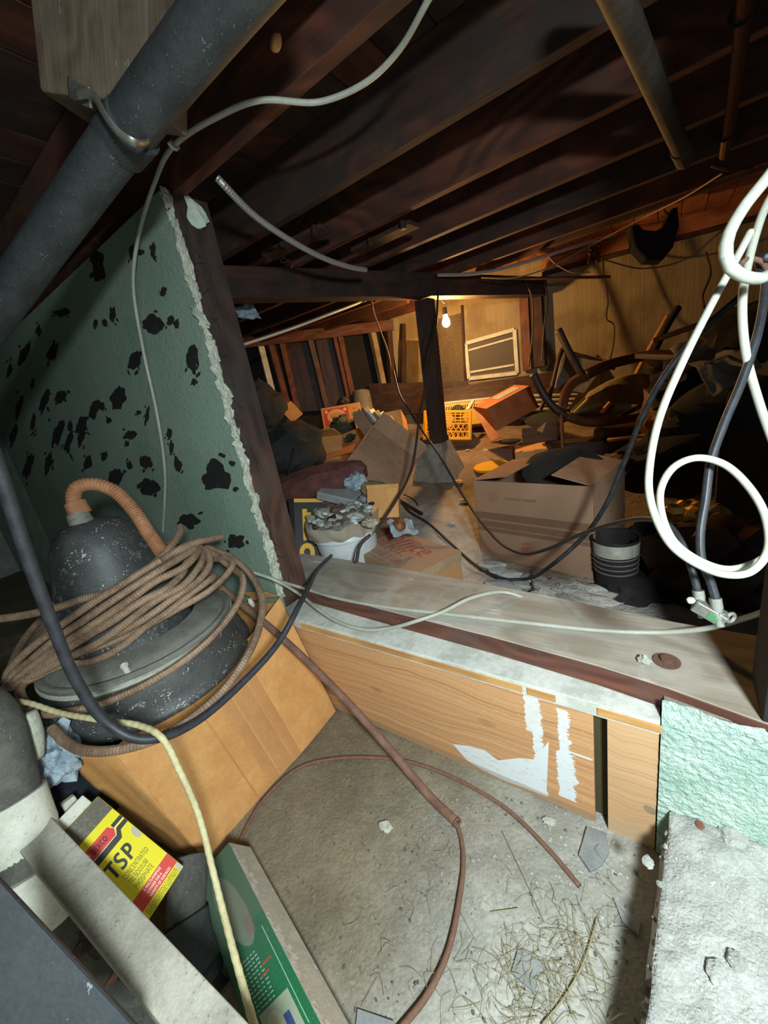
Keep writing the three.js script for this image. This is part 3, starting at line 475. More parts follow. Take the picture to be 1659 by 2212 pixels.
{ // stud wall at the far left
  const w = sgroup('wall_stud', 'open stud wall at the far left of the crawl space'), f = wallOff(K3, K2), pt = (px, py, o = 0.02) => onWall(px, py, K3, K2, o * f);
  wallBox(K3, K2, 0.4, CEIL, 0.03, M.tarPaper, w, 'backing', 0.1);
  wpart('header', bar(pt(515, 742, 0.05), pt(850, 702, 0.05), 0.05, 0.1), M.redwood, w);
  for (const [a, b, wd, m] of [[[562, 742], [592, 862], 0.035, M.white], [[582, 735], [625, 890], 0.05, M.redwood], [[607, 735], [642, 885], 0.04, M.redwood], [[668, 728], [705, 880], 0.045, M.stud], [[722, 724], [755, 870], 0.045, M.redwood], [[733, 724], [764, 868], 0.04, M.redwood], [[803, 716], [838, 884], 0.06, M.beige], [[838, 712], [850, 884], 0.07, M.darkWood], [[870, 700], [868, 880], 0.07, M.darkWood]]) wpart('stud', bar(pt(...a, 0.03), pt(...b, 0.03), 0.06, wd, 0.002, V(1, 0, 0.4)), m, w);
  for (const [x0, x1, yy] of [[615, 672, 735], [680, 725, 730]]) wpart('sheathing', slab([pt(x0, yy, -0.02), pt(x0 + 34, 890, -0.02), pt(x1 + 36, 885, -0.02), pt(x1, yy - 4, -0.02)], 0.012), M.darkWood, w);
  wpart('cross_rail', bar(pt(560, 866, 0.04), pt(615, 850, 0.04), 0.04, 0.05), M.redwood, w);
}
// girder, post and pier
{
  const g = sgroup('beam', 'dark timber girder under the joists'); wpart('girder', bar(V(-1.86, CEIL - 0.074, -0.98), V(-0.93, CEIL - 0.06, -4.1), 0.1, 0.14), M.oldwood, g);
  const p = sgroup('post', 'dark timber post on a concrete pier under the girder');
  wpart('timber', bar(N(947, 946, 2.66), N(917, 648, 2.66), 0.105, 0.105, 0.004, V(0, 0, 1)), M.oldwood, p);
  const a = N(940, 945, 2.68), cx = a.x - 0.015, y0 = dirtY(cx, a.z) - 0.03, y1 = a.y - 0.035, sh = new THREE.CylinderGeometry(0.085 * 1.414, 0.165 * 1.414, y1 - y0, 4, 1); sh.rotateY(Math.PI / 4 + 0.05);
  let pg = toCreasedNormals(sh, 0.3); wpart('pier_block', uvBox(pg).translate(cx + 0.01, (y0 + y1) / 2, a.z), M.pier, p);
  wpart('shim', bx(0.16, 0.035, 0.15, 0.004).rotateY(0.05).translate(a.x, y1 + 0.0175, a.z), M.oldwood, p);
}
// ragged timber block hanging at the top left, black drain pipe with its hanger
{
  const b = [Z(84, 196, 0.74), Z(262, 218, 0.72)]; const w = 0.235;
  const o = b[0], m = axes(o, b[1], o.clone().add(V(0, 0.3, 0))), g = bx(w, 0.4, 0.11, 0.006, 1).translate(w / 2, 0.2, -0.055).applyMatrix4(m);
  const t = solo('timber_block', g, wood(141, [124, 108, 88], [76, 60, 48], { rings: 4, dirt: [108, 96, 82], dirtK: 0.8, size: 0.4, flecks: 0.56 }), 'short ragged end of grey timber hanging beside the black pipe', 'timber');
  const A = Z(640, -170, 0.54), B = Z(497, 0, 0.61), C = Z(280, 275, 0.76), D = Z(0, 665, 1.0), E = Z(-160, 900, 1.2), pipe = thing('drain_pipe', 'large black plastic drain pipe slanting down past the joists', 'pipe', C.clone());
  wpart('pipe_length', sweep([A, B, C, D, E], 0.0445, { seg: 32, n: 60 }), M.abs, pipe);
  const dir = C.clone().sub(B).normalize(), hub = Z(262, 305, 0.78);
  wpart('coupling', sweep([hub.clone().addScaledVector(dir, -0.05), hub, hub.clone().addScaledVector(dir, 0.012)], (t2) => t2 > 0.96 ? 0.047 : 0.0495, { seg: 32, n: 24 }), M.abs, pipe);
  const strap = thing('pipe_hanger', 'grey metal strap hooking the black pipe to the timber block', 'hanger', Z(250, 270, 0.72));
  wpart('strap', sweep([Z(165, 205, 0.7), Z(200, 205, 0.69), Z(225, 245, 0.69), Z(255, 285, 0.7), Z(290, 308, 0.71), Z(318, 308, 0.75), Z(322, 292, 0.79)], 0.008, { seg: 6, sx: 0.35, n: 50 }), M.zinc, strap);
  wpart('nail_plate', sweep([Z(150, 188, 0.715), Z(178, 206, 0.71), Z(196, 212, 0.705)], 0.016, { seg: 6, sx: 0.25, n: 14 }), M.zinc, strap);
}

// ---------------------------------------------------------------- things in the foreground
function carton(name, label, o) {
  const g = thing(name, label, 'box'), { w, h, d, t = 0.005, mat } = o, fl = o.flaps || {};
  const P = (n, geo) => part(n, geo, mat, g);
  P('front_panel', bx(w, h, t, 0.0015).translate(0, h / 2, d / 2)); P('back_panel', bx(w, h, t, 0.0015).translate(0, h / 2, -d / 2));
  P('side_panel', bx(t, h, d, 0.0015).translate(-w / 2, h / 2, 0)); P('side_panel', bx(t, h, d, 0.0015).translate(w / 2, h / 2, 0));
  P('bottom_panel', bx(w, t, d, 0.0015).translate(0, t / 2, 0));
  for (const k of Object.keys(fl)) {
    const [ang, len] = fl[k], fb = k === 'front' || k === 'back', f = bx(fb ? w - 0.004 : d - 0.004, t, len, 0.0015);
    f.translate(0, 0, -len / 2); f.rotateX(-ang * Math.PI / 180 * -1); // 0 = closed, 90 = upright, 180 = folded out
    f.rotateY({ front: 0, back: Math.PI, left: -Math.PI / 2, right: Math.PI / 2 }[k]);
    f.translate({ left: -w / 2, right: w / 2 }[k] || 0, h, { front: d / 2, back: -d / 2 }[k] || 0); P('flap', f);
  }
  if (o.lid) P('lid', bx(w + 0.012, o.lid, d + 0.012, 0.002).translate(0, h - o.lid / 2 + 0.006, 0));
  return g;
}
function frameTo(g, m) { const p = V(0, 0, 0), q = new THREE.Quaternion(), s = V(0, 0, 0); m.decompose(p, q, s); g.position.copy(p); g.quaternion.copy(q); return g; }
// place a carton by the bottom left, bottom right and top left of its front face
function placeFront(g, o, bl, br, tl) { const m = axes(bl, br, tl); m.multiply(new THREE.Matrix4().makeTranslation(o.w / 2, 0, -o.d / 2)); return frameTo(g, m); }
function print(parent, w, h, tex, pos, rot = [0, 0, 0], rough = 0.8) { const g = new THREE.PlaneGeometry(w, h).rotateX(rot[0]).rotateY(rot[1]).rotateZ(rot[2]).translate(...pos); return part('print', g, std({ map: tex, roughness: rough, transparent: false }), parent); }
const kraftBg = (x, w, h, A, B) => { x.fillStyle = rgb(mix(A, B, 0.5)); x.fillRect(0, 0, w, h); speckle(x, w, h, 2400, rgb(A), 1, 5, 0.25); speckle(x, w, h, 2400, rgb(B), 1, 5, 0.25); };

{ // tan carton that holds the housing
  const box = thing('cardboard_box', 'large tan cardboard box under the black bell-shaped housing', 'box', V(-1.35, 0, -0.5));
  const A = N(604, 1290, 0.825), rb = [Y(443, 1856, 0.003), N(725, 1536, 0.83)], rt = Y(243, 1622, 0.44); rb[1].y = 0.003;
  const face = (u, v) => { const top = A.clone().lerp(rt, u); top.y -= 0.05 * Math.sin(Math.PI * Math.min(1, u * 1.15)); const q = top.lerp(rb[1].clone().lerp(rb[0], u), v), n = V(0.95, 0.05, 0.3).normalize(); return q.addScaledVector(n, 0.008 * nz(u * 3, v * 3, 2) - 0.012 * Math.sin(Math.PI * v) * Math.sin(Math.PI * u) + 0.01 * Math.sin(Math.PI * u) * v); };
  const grid = (f, t, u0, u1, v0, v1, nx, ny) => { const a = f(u0, v0), b = f(u1, v0), c = f(u1, v1), d = f(u0, v1), g = sheet(a, b, c, d, nx, ny, () => 0, t), p = g.attributes.position, S = (nx + 1) * (ny + 1); const nn = b.clone().sub(a).cross(d.clone().sub(a)).normalize(); for (let k = 0; k < p.count; k++) { const m = k % S, i2 = m % (nx + 1), j2 = (m / (nx + 1)) | 0, q = f(u0 + (u1 - u0) * i2 / nx, v0 + (v1 - v0) * j2 / ny); if (k >= S) q.addScaledVector(nn, -t); p.setXYZ(k, q.x, q.y, q.z); } g.computeVertexNormals(); return g; };
  wpart('side_panel', grid(face, 0.006, 0, 1, 0, 1, 28, 16), M.kraft, box);
  const ftl = Y(128, 1632, 0.45), fbl = Y(372, 1834, 0.01);
  wpart('front_panel', sheet(rt, ftl, fbl, rb[0], 10, 14, (u, v) => 0.008 * nz(u * 3, v * 4, 5), 0.006), M.kraft, box);
  const bl2 = V(-1.66, 0.002, -0.8), btl = V(-1.7, 0.43, -0.8), fl2 = V(-1.62, 0.002, -0.12);
  wpart('back_panel', sheet(A.clone().add(V(0, -0.03, 0)), btl, bl2, rb[1], 4, 4, () => 0, 0.006), M.kraft, box); wpart('side_panel', sheet(btl, V(-1.66, 0.43, -0.1), fl2, bl2, 4, 4, () => 0, 0.006), M.kraft, box); wpart('front_panel', sheet(ftl, V(-1.66, 0.43, -0.1), fl2, fbl, 4, 4, () => 0, 0.006), M.kraft, box);
  wpart('flap', sheet(A, A.clone().add(V(-0.03, 0.03, 0.03)), A.clone().add(V(-0.17, 0.02, 0.05)), A.clone().add(V(-0.14, -0.02, 0.03)), 5, 3, (u, v) => 0.006 * nz(u * 4, v * 4, 1), 0.004), M.kraft, box);
  for (const [u0, u1] of [[0.34, 0.4], [0.405, 0.5], [0.51, 0.57], [0.66, 0.668]]) wpart('tape', grid((u, v) => face(u, v).addScaledVector(V(0.95, 0.2, 0.3), 0.0018), 0.001, u0, u1, 0.06, 0.99, 5, 16), M.tapeTan, box);
}
{ // black bell-shaped housing
  const c = V(-1.445, 0, -0.412), hs = thing('metal_housing', 'scuffed black bell-shaped metal housing with a flanged rim', 'housing', V(c.x, 0.43, c.z));
  const lat = (P, dx = 0, dz = 0) => uvBox(new THREE.LatheGeometry(P.map(([r, y]) => new THREE.Vector2(r, y - 0.43)), 80).translate(dx, 0, dz), true, 0), put = (n, g, m) => part(n, mergeSmooth(g), m, hs);
  put('bell', lat([[0, 1.006], [0.045, 1.003], [0.08, 0.99], [0.105, 0.966], [0.124, 0.925], [0.138, 0.875], [0.15, 0.82], [0.16, 0.76], [0.17, 0.69], [0.178, 0.64], [0.186, 0.61]], -0.008, 0.02), M.blackSteel);
  put('top_cover', lat([[0.18, 0.622], [0.24, 0.614], [0.268, 0.604], [0.272, 0.598], [0.278, 0.602], [0.286, 0.602], [0.293, 0.596], [0.293, 0.586], [0.285, 0.582]]), M.dustSteel);
  put('drum', lat([[0.284, 0.583], [0.29, 0.57], [0.301, 0.53], [0.311, 0.49], [0.317, 0.46], [0.323, 0.455], [0.325, 0.447], [0.322, 0.438], [0.3, 0.434], [0, 0.432]]), M.blackSteel);
  put('rim_seal', lat([[0.286, 0.584], [0.2955, 0.58], [0.297, 0.574], [0.292, 0.568]]), M.plaster);
  const b = Y(287, 1460, 0.585), bolt = mergeGeometries([new THREE.CylinderGeometry(0.014, 0.014, 0.018, 14), new THREE.CylinderGeometry(0.008, 0.008, 0.04, 10).translate(0, 0.022, 0), stoneGeo(0.013, 0.009, 0.011, 3, 1, 0.3).translate(0, 0.038, 0)].map((q) => (q.index ? q.toNonIndexed() : q)));
  bolt.rotateZ(0.4); bolt.translate(b.x, b.y, b.z + 0.006); wpart('clamp_bolt', bolt, M.white, hs);
  const e = Z(174, 1122, 1.2);
  wpart('hose_nut', new THREE.CylinderGeometry(0.03, 0.036, 0.045, 8).rotateZ(0.2).translate(e.x, e.y, e.z), M.dustSteel, hs);
  wpart('hose_collar', new THREE.CylinderGeometry(0.029, 0.031, 0.04, 24).rotateZ(0.2).translate(...Z(168, 1098, 1.2).toArray()), M.rustHose, hs);
  const hp = [Z(170, 1110, 1.2), Z(159, 1080, 1.2), Z(166, 1054, 1.21), Z(200, 1046, 1.23), Z(245, 1060, 1.25), Z(285, 1098, 1.26), Z(320, 1150, 1.25), Z(352, 1197, 1.22)];
  wpart('hose', sweep(hp, (t, s) => 0.0205 + 0.0009 * Math.sin(s * 2 * Math.PI / 0.009), { seg: 20, n: 400 }), M.rustHose, hs);
}
{ // coil of ribbed armoured conduit lying round the housing
  const O = (L) => L.map(([x, y, z]) => Z(x * 0.37372, 1080 + y * 0.37372, z)), back = (k) => [[1090 + k * 9, 285 + k * 8, 1.42], [900, 250 + k * 14, 1.56], [600, 380 + k * 16, 1.62], [360, 560 + k * 16, 1.54], [190, 740 + k * 12, 1.4], [90, 900 + k * 8, 1.25]];
  const S = [
    [[30, 1060, 1.13], [45, 1000, 1.13], [115, 915, 1.12], [250, 800, 1.105], [400, 690, 1.09], [560, 580, 1.08], [750, 460, 1.085], [930, 350, 1.14], [1090, 268, 1.22], [1150, 262, 1.3]],
    [[40, 1070, 1.12], [75, 1010, 1.12], [180, 925, 1.115], [330, 800, 1.1], [480, 700, 1.085], [700, 550, 1.08], [900, 420, 1.1], [1060, 322, 1.19], [1130, 278, 1.27]],
    [[55, 1075, 1.11], [100, 1030, 1.11], [250, 910, 1.1], [430, 790, 1.085], [600, 680, 1.075], [760, 570, 1.075], [900, 470, 1.1], [1060, 390, 1.17], [1140, 305, 1.25], [1150, 268, 1.3]],
    [[60, 1080, 1.11], [120, 1040, 1.11], [300, 920, 1.1], [470, 810, 1.09], [650, 700, 1.075], [830, 580, 1.085], [960, 515, 1.12], [1050, 430, 1.18], [1082, 350, 1.25]],
    [[65, 1080, 1.1], [130, 1048, 1.1], [380, 920, 1.1], [560, 830, 1.09], [720, 720, 1.085], [900, 582, 1.1], [1050, 500, 1.15], [1140, 400, 1.22], [1172, 330, 1.28], [1150, 290, 1.32]],
    [[75, 1078, 1.1], [150, 1045, 1.1], [430, 890, 1.11], [600, 812, 1.11], [830, 690, 1.11], [1000, 570, 1.14], [1130, 480, 1.19], [1205, 390, 1.25], [1205, 315, 1.3], [1170, 285, 1.33]],
    [[95, 1065, 1.1], [170, 1040, 1.1], [360, 955, 1.12], [540, 930, 1.13], [700, 850, 1.13], [850, 730, 1.14], [980, 640, 1.16], [1100, 545, 1.2], [1215, 460, 1.26], [1232, 440, 1.3], [1190, 425, 1.34]],
    [[190, 1010, 1.13], [420, 900, 1.13], [700, 800, 1.14], [900, 700, 1.15], [1010, 638, 1.17], [1200, 530, 1.22], [1300, 440, 1.27], [1345, 372, 1.31], [1310, 335, 1.35], [1240, 342, 1.38]]];
  const P = []; S.forEach((q, k) => { P.push(...O(q)); if (k < S.length - 1) P.push(...O(back(k))); });
  P.push(...O([[900, 330, 1.58], [500, 560, 1.62], [230, 800, 1.42], [130, 960, 1.22], [150, 1040, 1.12], [115, 1100, 1.07], [150, 1180, 1.03], [240, 1232, 1.0], [400, 1225, 0.99], [600, 1170, 1.0], [850, 1060, 1.02], [1100, 900, 1.07], [1280, 730, 1.15], [1390, 560, 1.23], [1402, 450, 1.28], [1350, 400, 1.33], [1180, 268, 1.42], [1330, 328, 1.38], [1440, 420, 1.33], [1512, 560, 1.25], [1502, 720, 1.15], [1440, 880, 1.07], [1300, 1090, 0.985], [1150, 1230, 0.93], [950, 1360, 0.89], [700, 1440, 0.88], [500, 1450, 0.89], [380, 1400, 0.93], [300, 1320, 0.97]]));
  const t = thing('conduit_coil', 'loose coil of brown ribbed flexible conduit round the black housing', 'conduit', V(-1.44, 0.6, -0.41)), rib = (u, s) => 0.0108 * (1 + 0.075 * Math.sin(s * 2 * Math.PI / 0.0078));
  wpart('conduit', sweep(P, rib, { seg: 9, n: 8200 }), M.flex, t);
  wpart('loose_end', sweep(O([[-90, 690, 1.16], [0, 686, 1.15], [120, 670, 1.13], [300, 632, 1.11], [480, 572, 1.1], [640, 530, 1.095], [850, 400, 1.13], [970, 290, 1.2], [1040, 190, 1.27], [1042, 150, 1.3]]), rib, { seg: 9, n: 600 }), M.flex, t);
  wpart('loose_end', sweep(O([[930, 352, 1.13], [1060, 272, 1.2], [1160, 238, 1.26], [1280, 212, 1.33]]), rib, { seg: 9, n: 200 }), M.flex, t);
}
const cable = (name, P, r, mat, label, cat = 'cable', o = {}) => solo(name, sweep(P, r, { seg: 10, n: o.n, ...o }), mat, label, cat);
{ // rusty conduit and its wires on the floor
  const t = thing('rusty_pipe', 'rusty straight steel conduit from the black housing down to the floor', 'pipe', Y(985, 1775, 0));
  wpart('tube', sweep([Y(450, 1247, 0.67), Y(480, 1272, 0.6), Y(600, 1370, 0.44), Y(735, 1500, 0.26), Y(845, 1622, 0.11), Y(930, 1722, 0.025), Y(984, 1774, 0.016)], 0.0135, { seg: 16, n: 90 }), M.rust, t);
  wpart('tube_mouth', new THREE.TorusGeometry(0.0115, 0.004, 8, 20).rotateY(1.1).translate(...Y(987, 1777, 0.016).toArray()), M.rust, t);
  cable('rusty_wire', [Y(975, 1765, 0.014), Y(990, 1790, 0.008), Y(1001, 1850, 0.008), Y(991, 1950, 0.009), Y(966, 2060, 0.009), Y(922, 2150, 0.009), Y(865, 2222, 0.009), Y(800, 2300, 0.009)], 0.0066, M.rust, 'rusty cord leaving the mouth of the steel conduit, on the floor');
  cable('rusty_rod', [Y(505, 1845, 0.012), Y(560, 1740, 0.012), Y(640, 1662, 0.009), Y(715, 1640, 0.008), Y(830, 1638, 0.008), Y(900, 1650, 0.008), Y(1000, 1690, 0.008), Y(1100, 1752, 0.007), Y(1185, 1835, 0.007), Y(1252, 1914, 0.004)], 0.0062, M.rust, 'curved rusty rod on the floor passing under the steel conduit', 'rod');
}
cable('black_cable', [Z(-60, 860, 0.55), Z(0, 1022, 0.6), Z(55, 1190, 0.65), Z(112, 1345, 0.7), Z(165, 1470, 0.745), Z(225, 1555, 0.78), Z(290, 1594, 0.8), Z(352, 1592, 0.83), Z(430, 1555, 0.9), Z(520, 1478, 1.0), Z(600, 1390, 1.1), Z(650, 1300, 1.2), Y(690, 1226, SILLY + 0.03), Y(716, 1200, SILLY + 0.012)], (t) => 0.0108 - 0.003 * t, M.coaxBlack, 'thick black cable sweeping over the tan cardboard box onto the sill', 'cable', { n: 200 });
cable('cream_cord', [Z(-60, 1495, 1.0), Z(0, 1510, 0.98), Z(60, 1518, 0.95), Z(130, 1540, 0.92), Z(230, 1557, 0.87), Z(300, 1567, 0.84), Z(348, 1592, 0.81), Z(386, 1660, 0.83), Z(432, 1770, 0.86), Z(462, 1890, 0.84), Z(503, 2050, 0.76), Z(548, 2212, 0.68), Z(580, 2330, 0.64)], (t, s) => 0.0062 + 0.0008 * t + 0.0003 * Math.sin(s * 300), M.cordCream, 'cream fabric-covered cord running down across the tan box', 'cord', { n: 500 });

{ // trisodium phosphate carton
  const tx = canvasTex(700, 1000, (x, W, H) => {
    x.fillStyle = '#e4d419'; x.fillRect(0, 0, W, H);
    x.fillStyle = '#5d594a'; x.fillRect(0, 0, W, 170); speckle(x, W, 170, 300, '#89846c', 2, 14, 0.4);
    x.fillStyle = '#d23c3a'; x.fillRect(0, 245, 500, 105); x.beginPath(); x.moveTo(500, 245); x.lineTo(540, 300); x.lineTo(500, 350); x.fill();
    x.strokeStyle = '#f0e8d8'; x.lineWidth = 5; x.beginPath(); x.moveTo(0, 350); x.lineTo(500, 350); x.lineTo(545, 300); x.lineTo(W, 300); x.stroke();
    x.fillStyle = '#33342f'; x.beginPath(); x.moveTo(0, 354); x.lineTo(505, 354); x.lineTo(560, 310); x.lineTo(W, 310); x.lineTo(W, 350); x.lineTo(580, 350); x.lineTo(520, 405); x.lineTo(0, 405); x.fill(); x.fillRect(540, 258, W - 540, 34);
    x.save(); x.fillStyle = '#3a1d1c'; x.font = 'bold 70px sans-serif'; x.fillText('DEXCO', 190, 322); x.fillText("S'", 40, 322);
    x.fillStyle = '#f4e8c0'; x.beginPath(); x.moveTo(122, 265); x.lineTo(172, 290); x.lineTo(122, 330); x.fill();
    x.fillStyle = '#32342f'; x.font = 'bold 190px sans-serif'; x.save(); x.translate(118, 590); x.transform(1.26, 0, -0.12, 1, 0, 0); x.fillText('TSP', 0, 0); x.restore();
    x.translate(205, 0); x.scale(0.88, 1); x.fillStyle = '#4a4820'; x.font = '62px sans-serif'; x.fillText('CONCENTRATED', 0, 660); x.fillText('TRI SODIUM', 0, 722); x.fillText('PHOSPHATE', 0, 784);
    x.restore(); x.fillStyle = '#d24038'; x.fillRect(0, 812, W, 118); x.fillStyle = '#f3dcc8'; x.font = 'bold 34px sans-serif'; x.fillText('A MULTI-PURPOSE', 240, 846); x.fillText('CLEANER FOR A', 240, 882); x.fillText('VARIETY OF SURFACES', 240, 918);
    x.fillStyle = '#5c5820'; x.font = 'bold 13px sans-serif'; for (let i = 0; i < 4; i++) { for (let k = 0; k < 26; k++) x.fillRect(90 + k * 21 + rr(0, 4), 942 + i * 14, rr(8, 17), 8); }
    speckle(x, W, H, 500, '#8a8640', 1, 4, 0.4); x.fillStyle = '#b9b29c'; x.beginPath(); x.ellipse(672, 470, 50, 60, 0.6, 0, 7); x.fill(); x.beginPath(); x.ellipse(690, 985, 60, 50, 0.6, 0, 7); x.fill();
  });
  const tr = Z(212, 1718, 0.955), br = Z(398, 1871, 0.95), b2 = Z(330, 2010, 0.855), w = 0.112, h = tr.distanceTo(br), d = 0.055;
  const yy = tr.clone().sub(br).normalize(), zz2 = br.clone().sub(b2).cross(yy).normalize(), xx = yy.clone().cross(zz2), m = new THREE.Matrix4().makeBasis(xx, yy, zz2).setPosition(br.clone().addScaledVector(xx, -w));
  const t = frameTo(thing('cleaner_carton', 'yellow and red TSP cleaner carton with a grey top band', 'box'), m);
  part('carton', bx(w, h, d, 0.003).translate(w / 2, h / 2, -d / 2), std({ color: 0xb8ac2a, roughness: 0.7 }), t);
  print(t, w - 0.004, h - 0.004, tx, [w / 2, h / 2, 0.0008], undefined, 0.55);
  part('top_flap', bx(w * 0.9, 0.035, 0.03, 0.003).translate(w * 0.42, h + 0.012, -0.02), M.white, t);
}
{ // grey lumber
  const a = Y(60, 1712, 0.36), b = Y(560, 2260, 0.27); const off = V(0, 0, 0);
  const e0 = Y(88, 1740, 0.47), e1 = Y(533, 2205, 0.37), f0 = Y(62, 1800, 0.345); const x = e1.clone().sub(e0).normalize(), zz = x.clone().cross(V(0, 1, 0)).normalize(); if (zz.z < 0) zz.negate();
  const L = e0.distanceTo(e1) + 0.12, g = bx(L, 0.052, 0.064, 0.003), y = V(0, 1, 0).addScaledVector(x, -x.y).normalize(), mm = new THREE.Matrix4().makeBasis(x, y, x.clone().cross(y)).setPosition(e0.clone().addScaledVector(x, L / 2 - 0.02).addScaledVector(zz, 0.032).addScaledVector(y, -0.026));
  g.applyMatrix4(mm); solo('lumber_piece', g, M.greyLumber, 'dusty grey square length of lumber in front of the TSP carton', 'lumber');
}
{ // light-string box: green with a dusty side
  const tx = canvasTex(512, 1400, (x, W, H) => {
    x.fillStyle = '#4d6f58'; x.fillRect(0, 0, W, H); const g = x.createLinearGradient(0, 0, 0, H); g.addColorStop(0.35, 'rgba(40,112,74,0)'); g.addColorStop(0.75, 'rgba(34,116,74,0.9)'); x.fillStyle = g; x.fillRect(0, 0, W, H);
    x.globalAlpha = 0.85; x.fillStyle = '#8a8a7c'; x.beginPath(); x.ellipse(W * 0.5, 440, 130, 300, -0.15, 0, 7); x.fill(); x.globalAlpha = 0.5; x.fillStyle = '#8f6a60'; x.fillRect(300, 560, 90, 130); x.globalAlpha = 1;
    x.fillStyle = '#b9cbbb'; for (let i = 0; i < 12; i++) for (let k = 0; k < 6; k++) x.fillRect(70 + k * 40 + rr(0, 8), 780 + i * 26, rr(18, 34), 7); x.fillStyle = '#bf5148'; x.fillRect(290, 880, 110, 12); x.fillRect(250, 930, 90, 10);
    x.strokeStyle = '#a8c4b0'; x.lineWidth = 5; x.strokeRect(440, 700, 3, 600); x.fillStyle = '#a9b29a'; x.fillRect(110, 1090, 300, 260); x.fillStyle = '#c4c4a6'; x.beginPath(); x.ellipse(210, 1200, 70, 80, 0.4, 0, 7); x.fill(); x.fillStyle = '#43538a'; x.fillRect(290, 1180, 60, 90);
    speckle(x, W, H, 3000, '#a2a892', 1, 4, 0.35); x.fillStyle = 'rgba(128,124,104,0.3)'; x.fillRect(0, 0, W, 620);
  });
  const P1 = Y(495, 1820, 0.13), P2 = Y(706, 2235, 0.13), P3 = Y(420, 1905, 0.02), P5 = Y(541, 1830, 0.088), P4 = P3.clone().add(P2).sub(P1);
  const t = thing('light_string_box', 'long green printed box with a dusty grey edge, on the floor', 'box', P3.clone().setY(0));
  wpart('carton', hexa(P1, P2, P3, P5), grit(143, [176, 168, 150], [140, 132, 118], { size: 0.2, bump: 0.001, blot: [200, 196, 184], b0: 0.5 }), t);
  wpart('print', quad(P4, P2, P1, P3, 0.001), std({ map: tx, roughness: 0.45 }), t);
  const e1 = P5.clone().add(P2).sub(P1); wpart('end_flap', hexa(P2, e1, P4, P2.clone().add(P2.clone().sub(P1).normalize().multiplyScalar(0.02))), std({ color: 0x9c2430, roughness: 0.6 }), t);
}
{ // black drain fitting with white couplings
  const P = [[-20, 1575], [2, 1650], [20, 1730], [44, 1800], [62, 1850], [90, 1945], [140, 2050], [195, 2140]].map(([x, y], i) => Z(x, y, 0.86 - 0.004 * i)), t = thing('drain_fitting', 'black plastic pipe with two dirty white couplings at the far left', 'pipe', P[7]);
  wpart('pipe_length', sweep([Z(-150, 1520, 0.92), Z(-90, 1522, 0.88), Z(-45, 1540, 0.865), ...P], 0.056, { seg: 32, n: 70 }), M.absDust, t);
  wpart('pipe_collar', sweep([Z(45, 1545, 0.93), Z(60, 1590, 0.93), Z(62, 1640, 0.93)], 0.03, { seg: 20, n: 12 }), M.plaster, t);
  wpart('coupling', sweep([P[2], P[3], Z(58, 1838, 0.845)], (u) => 0.064 - 0.008 * ss(0.7, 1, u), { seg: 40, n: 30 }), M.white, t);
  wpart('coupling', sweep([Z(62, 1872, 0.84), Z(78, 1920, 0.838), Z(98, 1990, 0.834)], (u) => 0.063 + 0.004 * ss(0.3, 0, u), { seg: 40, n: 30 }), M.white, t);
  for (let i = 0; i < 1; i++) { const u = thing('pipe_elbow', 'dusty grey pipe elbow between the lumber and the green box', 'pipe', Y(420, 2000, 0)); const Q = [Z(410, 1850, 1.04), Z(405, 1915, 1.0), Z(402, 1985, 0.97), Z(414, 2050, 0.94), Z(455, 2120, 0.92), Z(500, 2200, 0.9)]; wpart('pipe_length', sweep(Q.slice(0, 4), 0.046, { seg: 30, n: 30 }), M.absDust, u); wpart('hub', sweep(Q.slice(2), (k) => k < 0.5 ? 0.052 : 0.045, { seg: 30, n: 40 }), M.abs, u); }
}
{ // near the lower left corner
  const a = Z(-20, 1880, 0.52), b = Z(300, 2222, 0.5), c = Z(-20, 2420, 0.44), g = slab([a, c, b.clone().add(Z(300, 2420, 0.44).sub(Z(300, 2222, 0.5))), b], 0.006, 0.002);
  solo('steel_cabinet_panel', g, M.nearSteel, 'scratched black steel panel nearest the camera, bottom left', 'panel');
  solo('plastic_bag', lump(0.085, 0.06, 0.06, 5, 0.45, 3, 4, 0.5).rotateZ(-0.3).translate(...Z(112, 1628, 1.02).toArray()), M.paleBlue, 'crumpled pale blue plastic bag left of the tan cardboard box', 'bag');
  solo('dark_cloth', lump(0.2, 0.12, 0.16, 8, 0.3, 2).translate(...Z(150, 1700, 1.2).toArray()), M.navy, 'dark navy cloth in the shade behind the TSP carton', 'cloth');
  solo('plastic_plug', bx(0.028, 0.04, 0.03, 0.005).rotateZ(0.3).translate(...Z(153, 1740, 1.0).toArray()), M.white, 'small white plastic cap beside the TSP carton', 'cap');
  const rub = [[225, 2060, 0.055, M.brick, 'reddish brown brick piece under the grey lumber'], [245, 2125, 0.05, M.absDust, 'dark grey rubble lump beside the black steel panel'], [285, 2165, 0.045, M.rust, 'rusty brown rubble lump below the grey lumber'], [320, 2205, 0.05, M.pier, 'pale grey rubble lump at the bottom edge'], [195, 2095, 0.05, M.pier, 'grey mortar piece against the black pipe end'], [365, 2235, 0.06, M.brick, 'brown brick fragment at the bottom edge under the lumber'], [185, 2010, 0.06, M.darkWood, 'brown board scrap behind the white couplings']];
  rub.forEach(([x, y, r, m, l], i) => solo('rubble_piece', stoneGeo(r, r * 0.7, r * 0.9, 20 + i * 3, 2, 0.5).translate(...Z(x, y, 0.92 - 0.01 * i).toArray()), m, l, 'rubble'));
  solo('underlay_debris', lump(0.36, 0.05, 0.16, 14, 0.5, 5, 5, 0.4).translate(-1.02, 0.0, 0.06), M.absDust, 'dark heap of rubbish under the lumber, bottom left', 'debris', null, 'stuff');
}
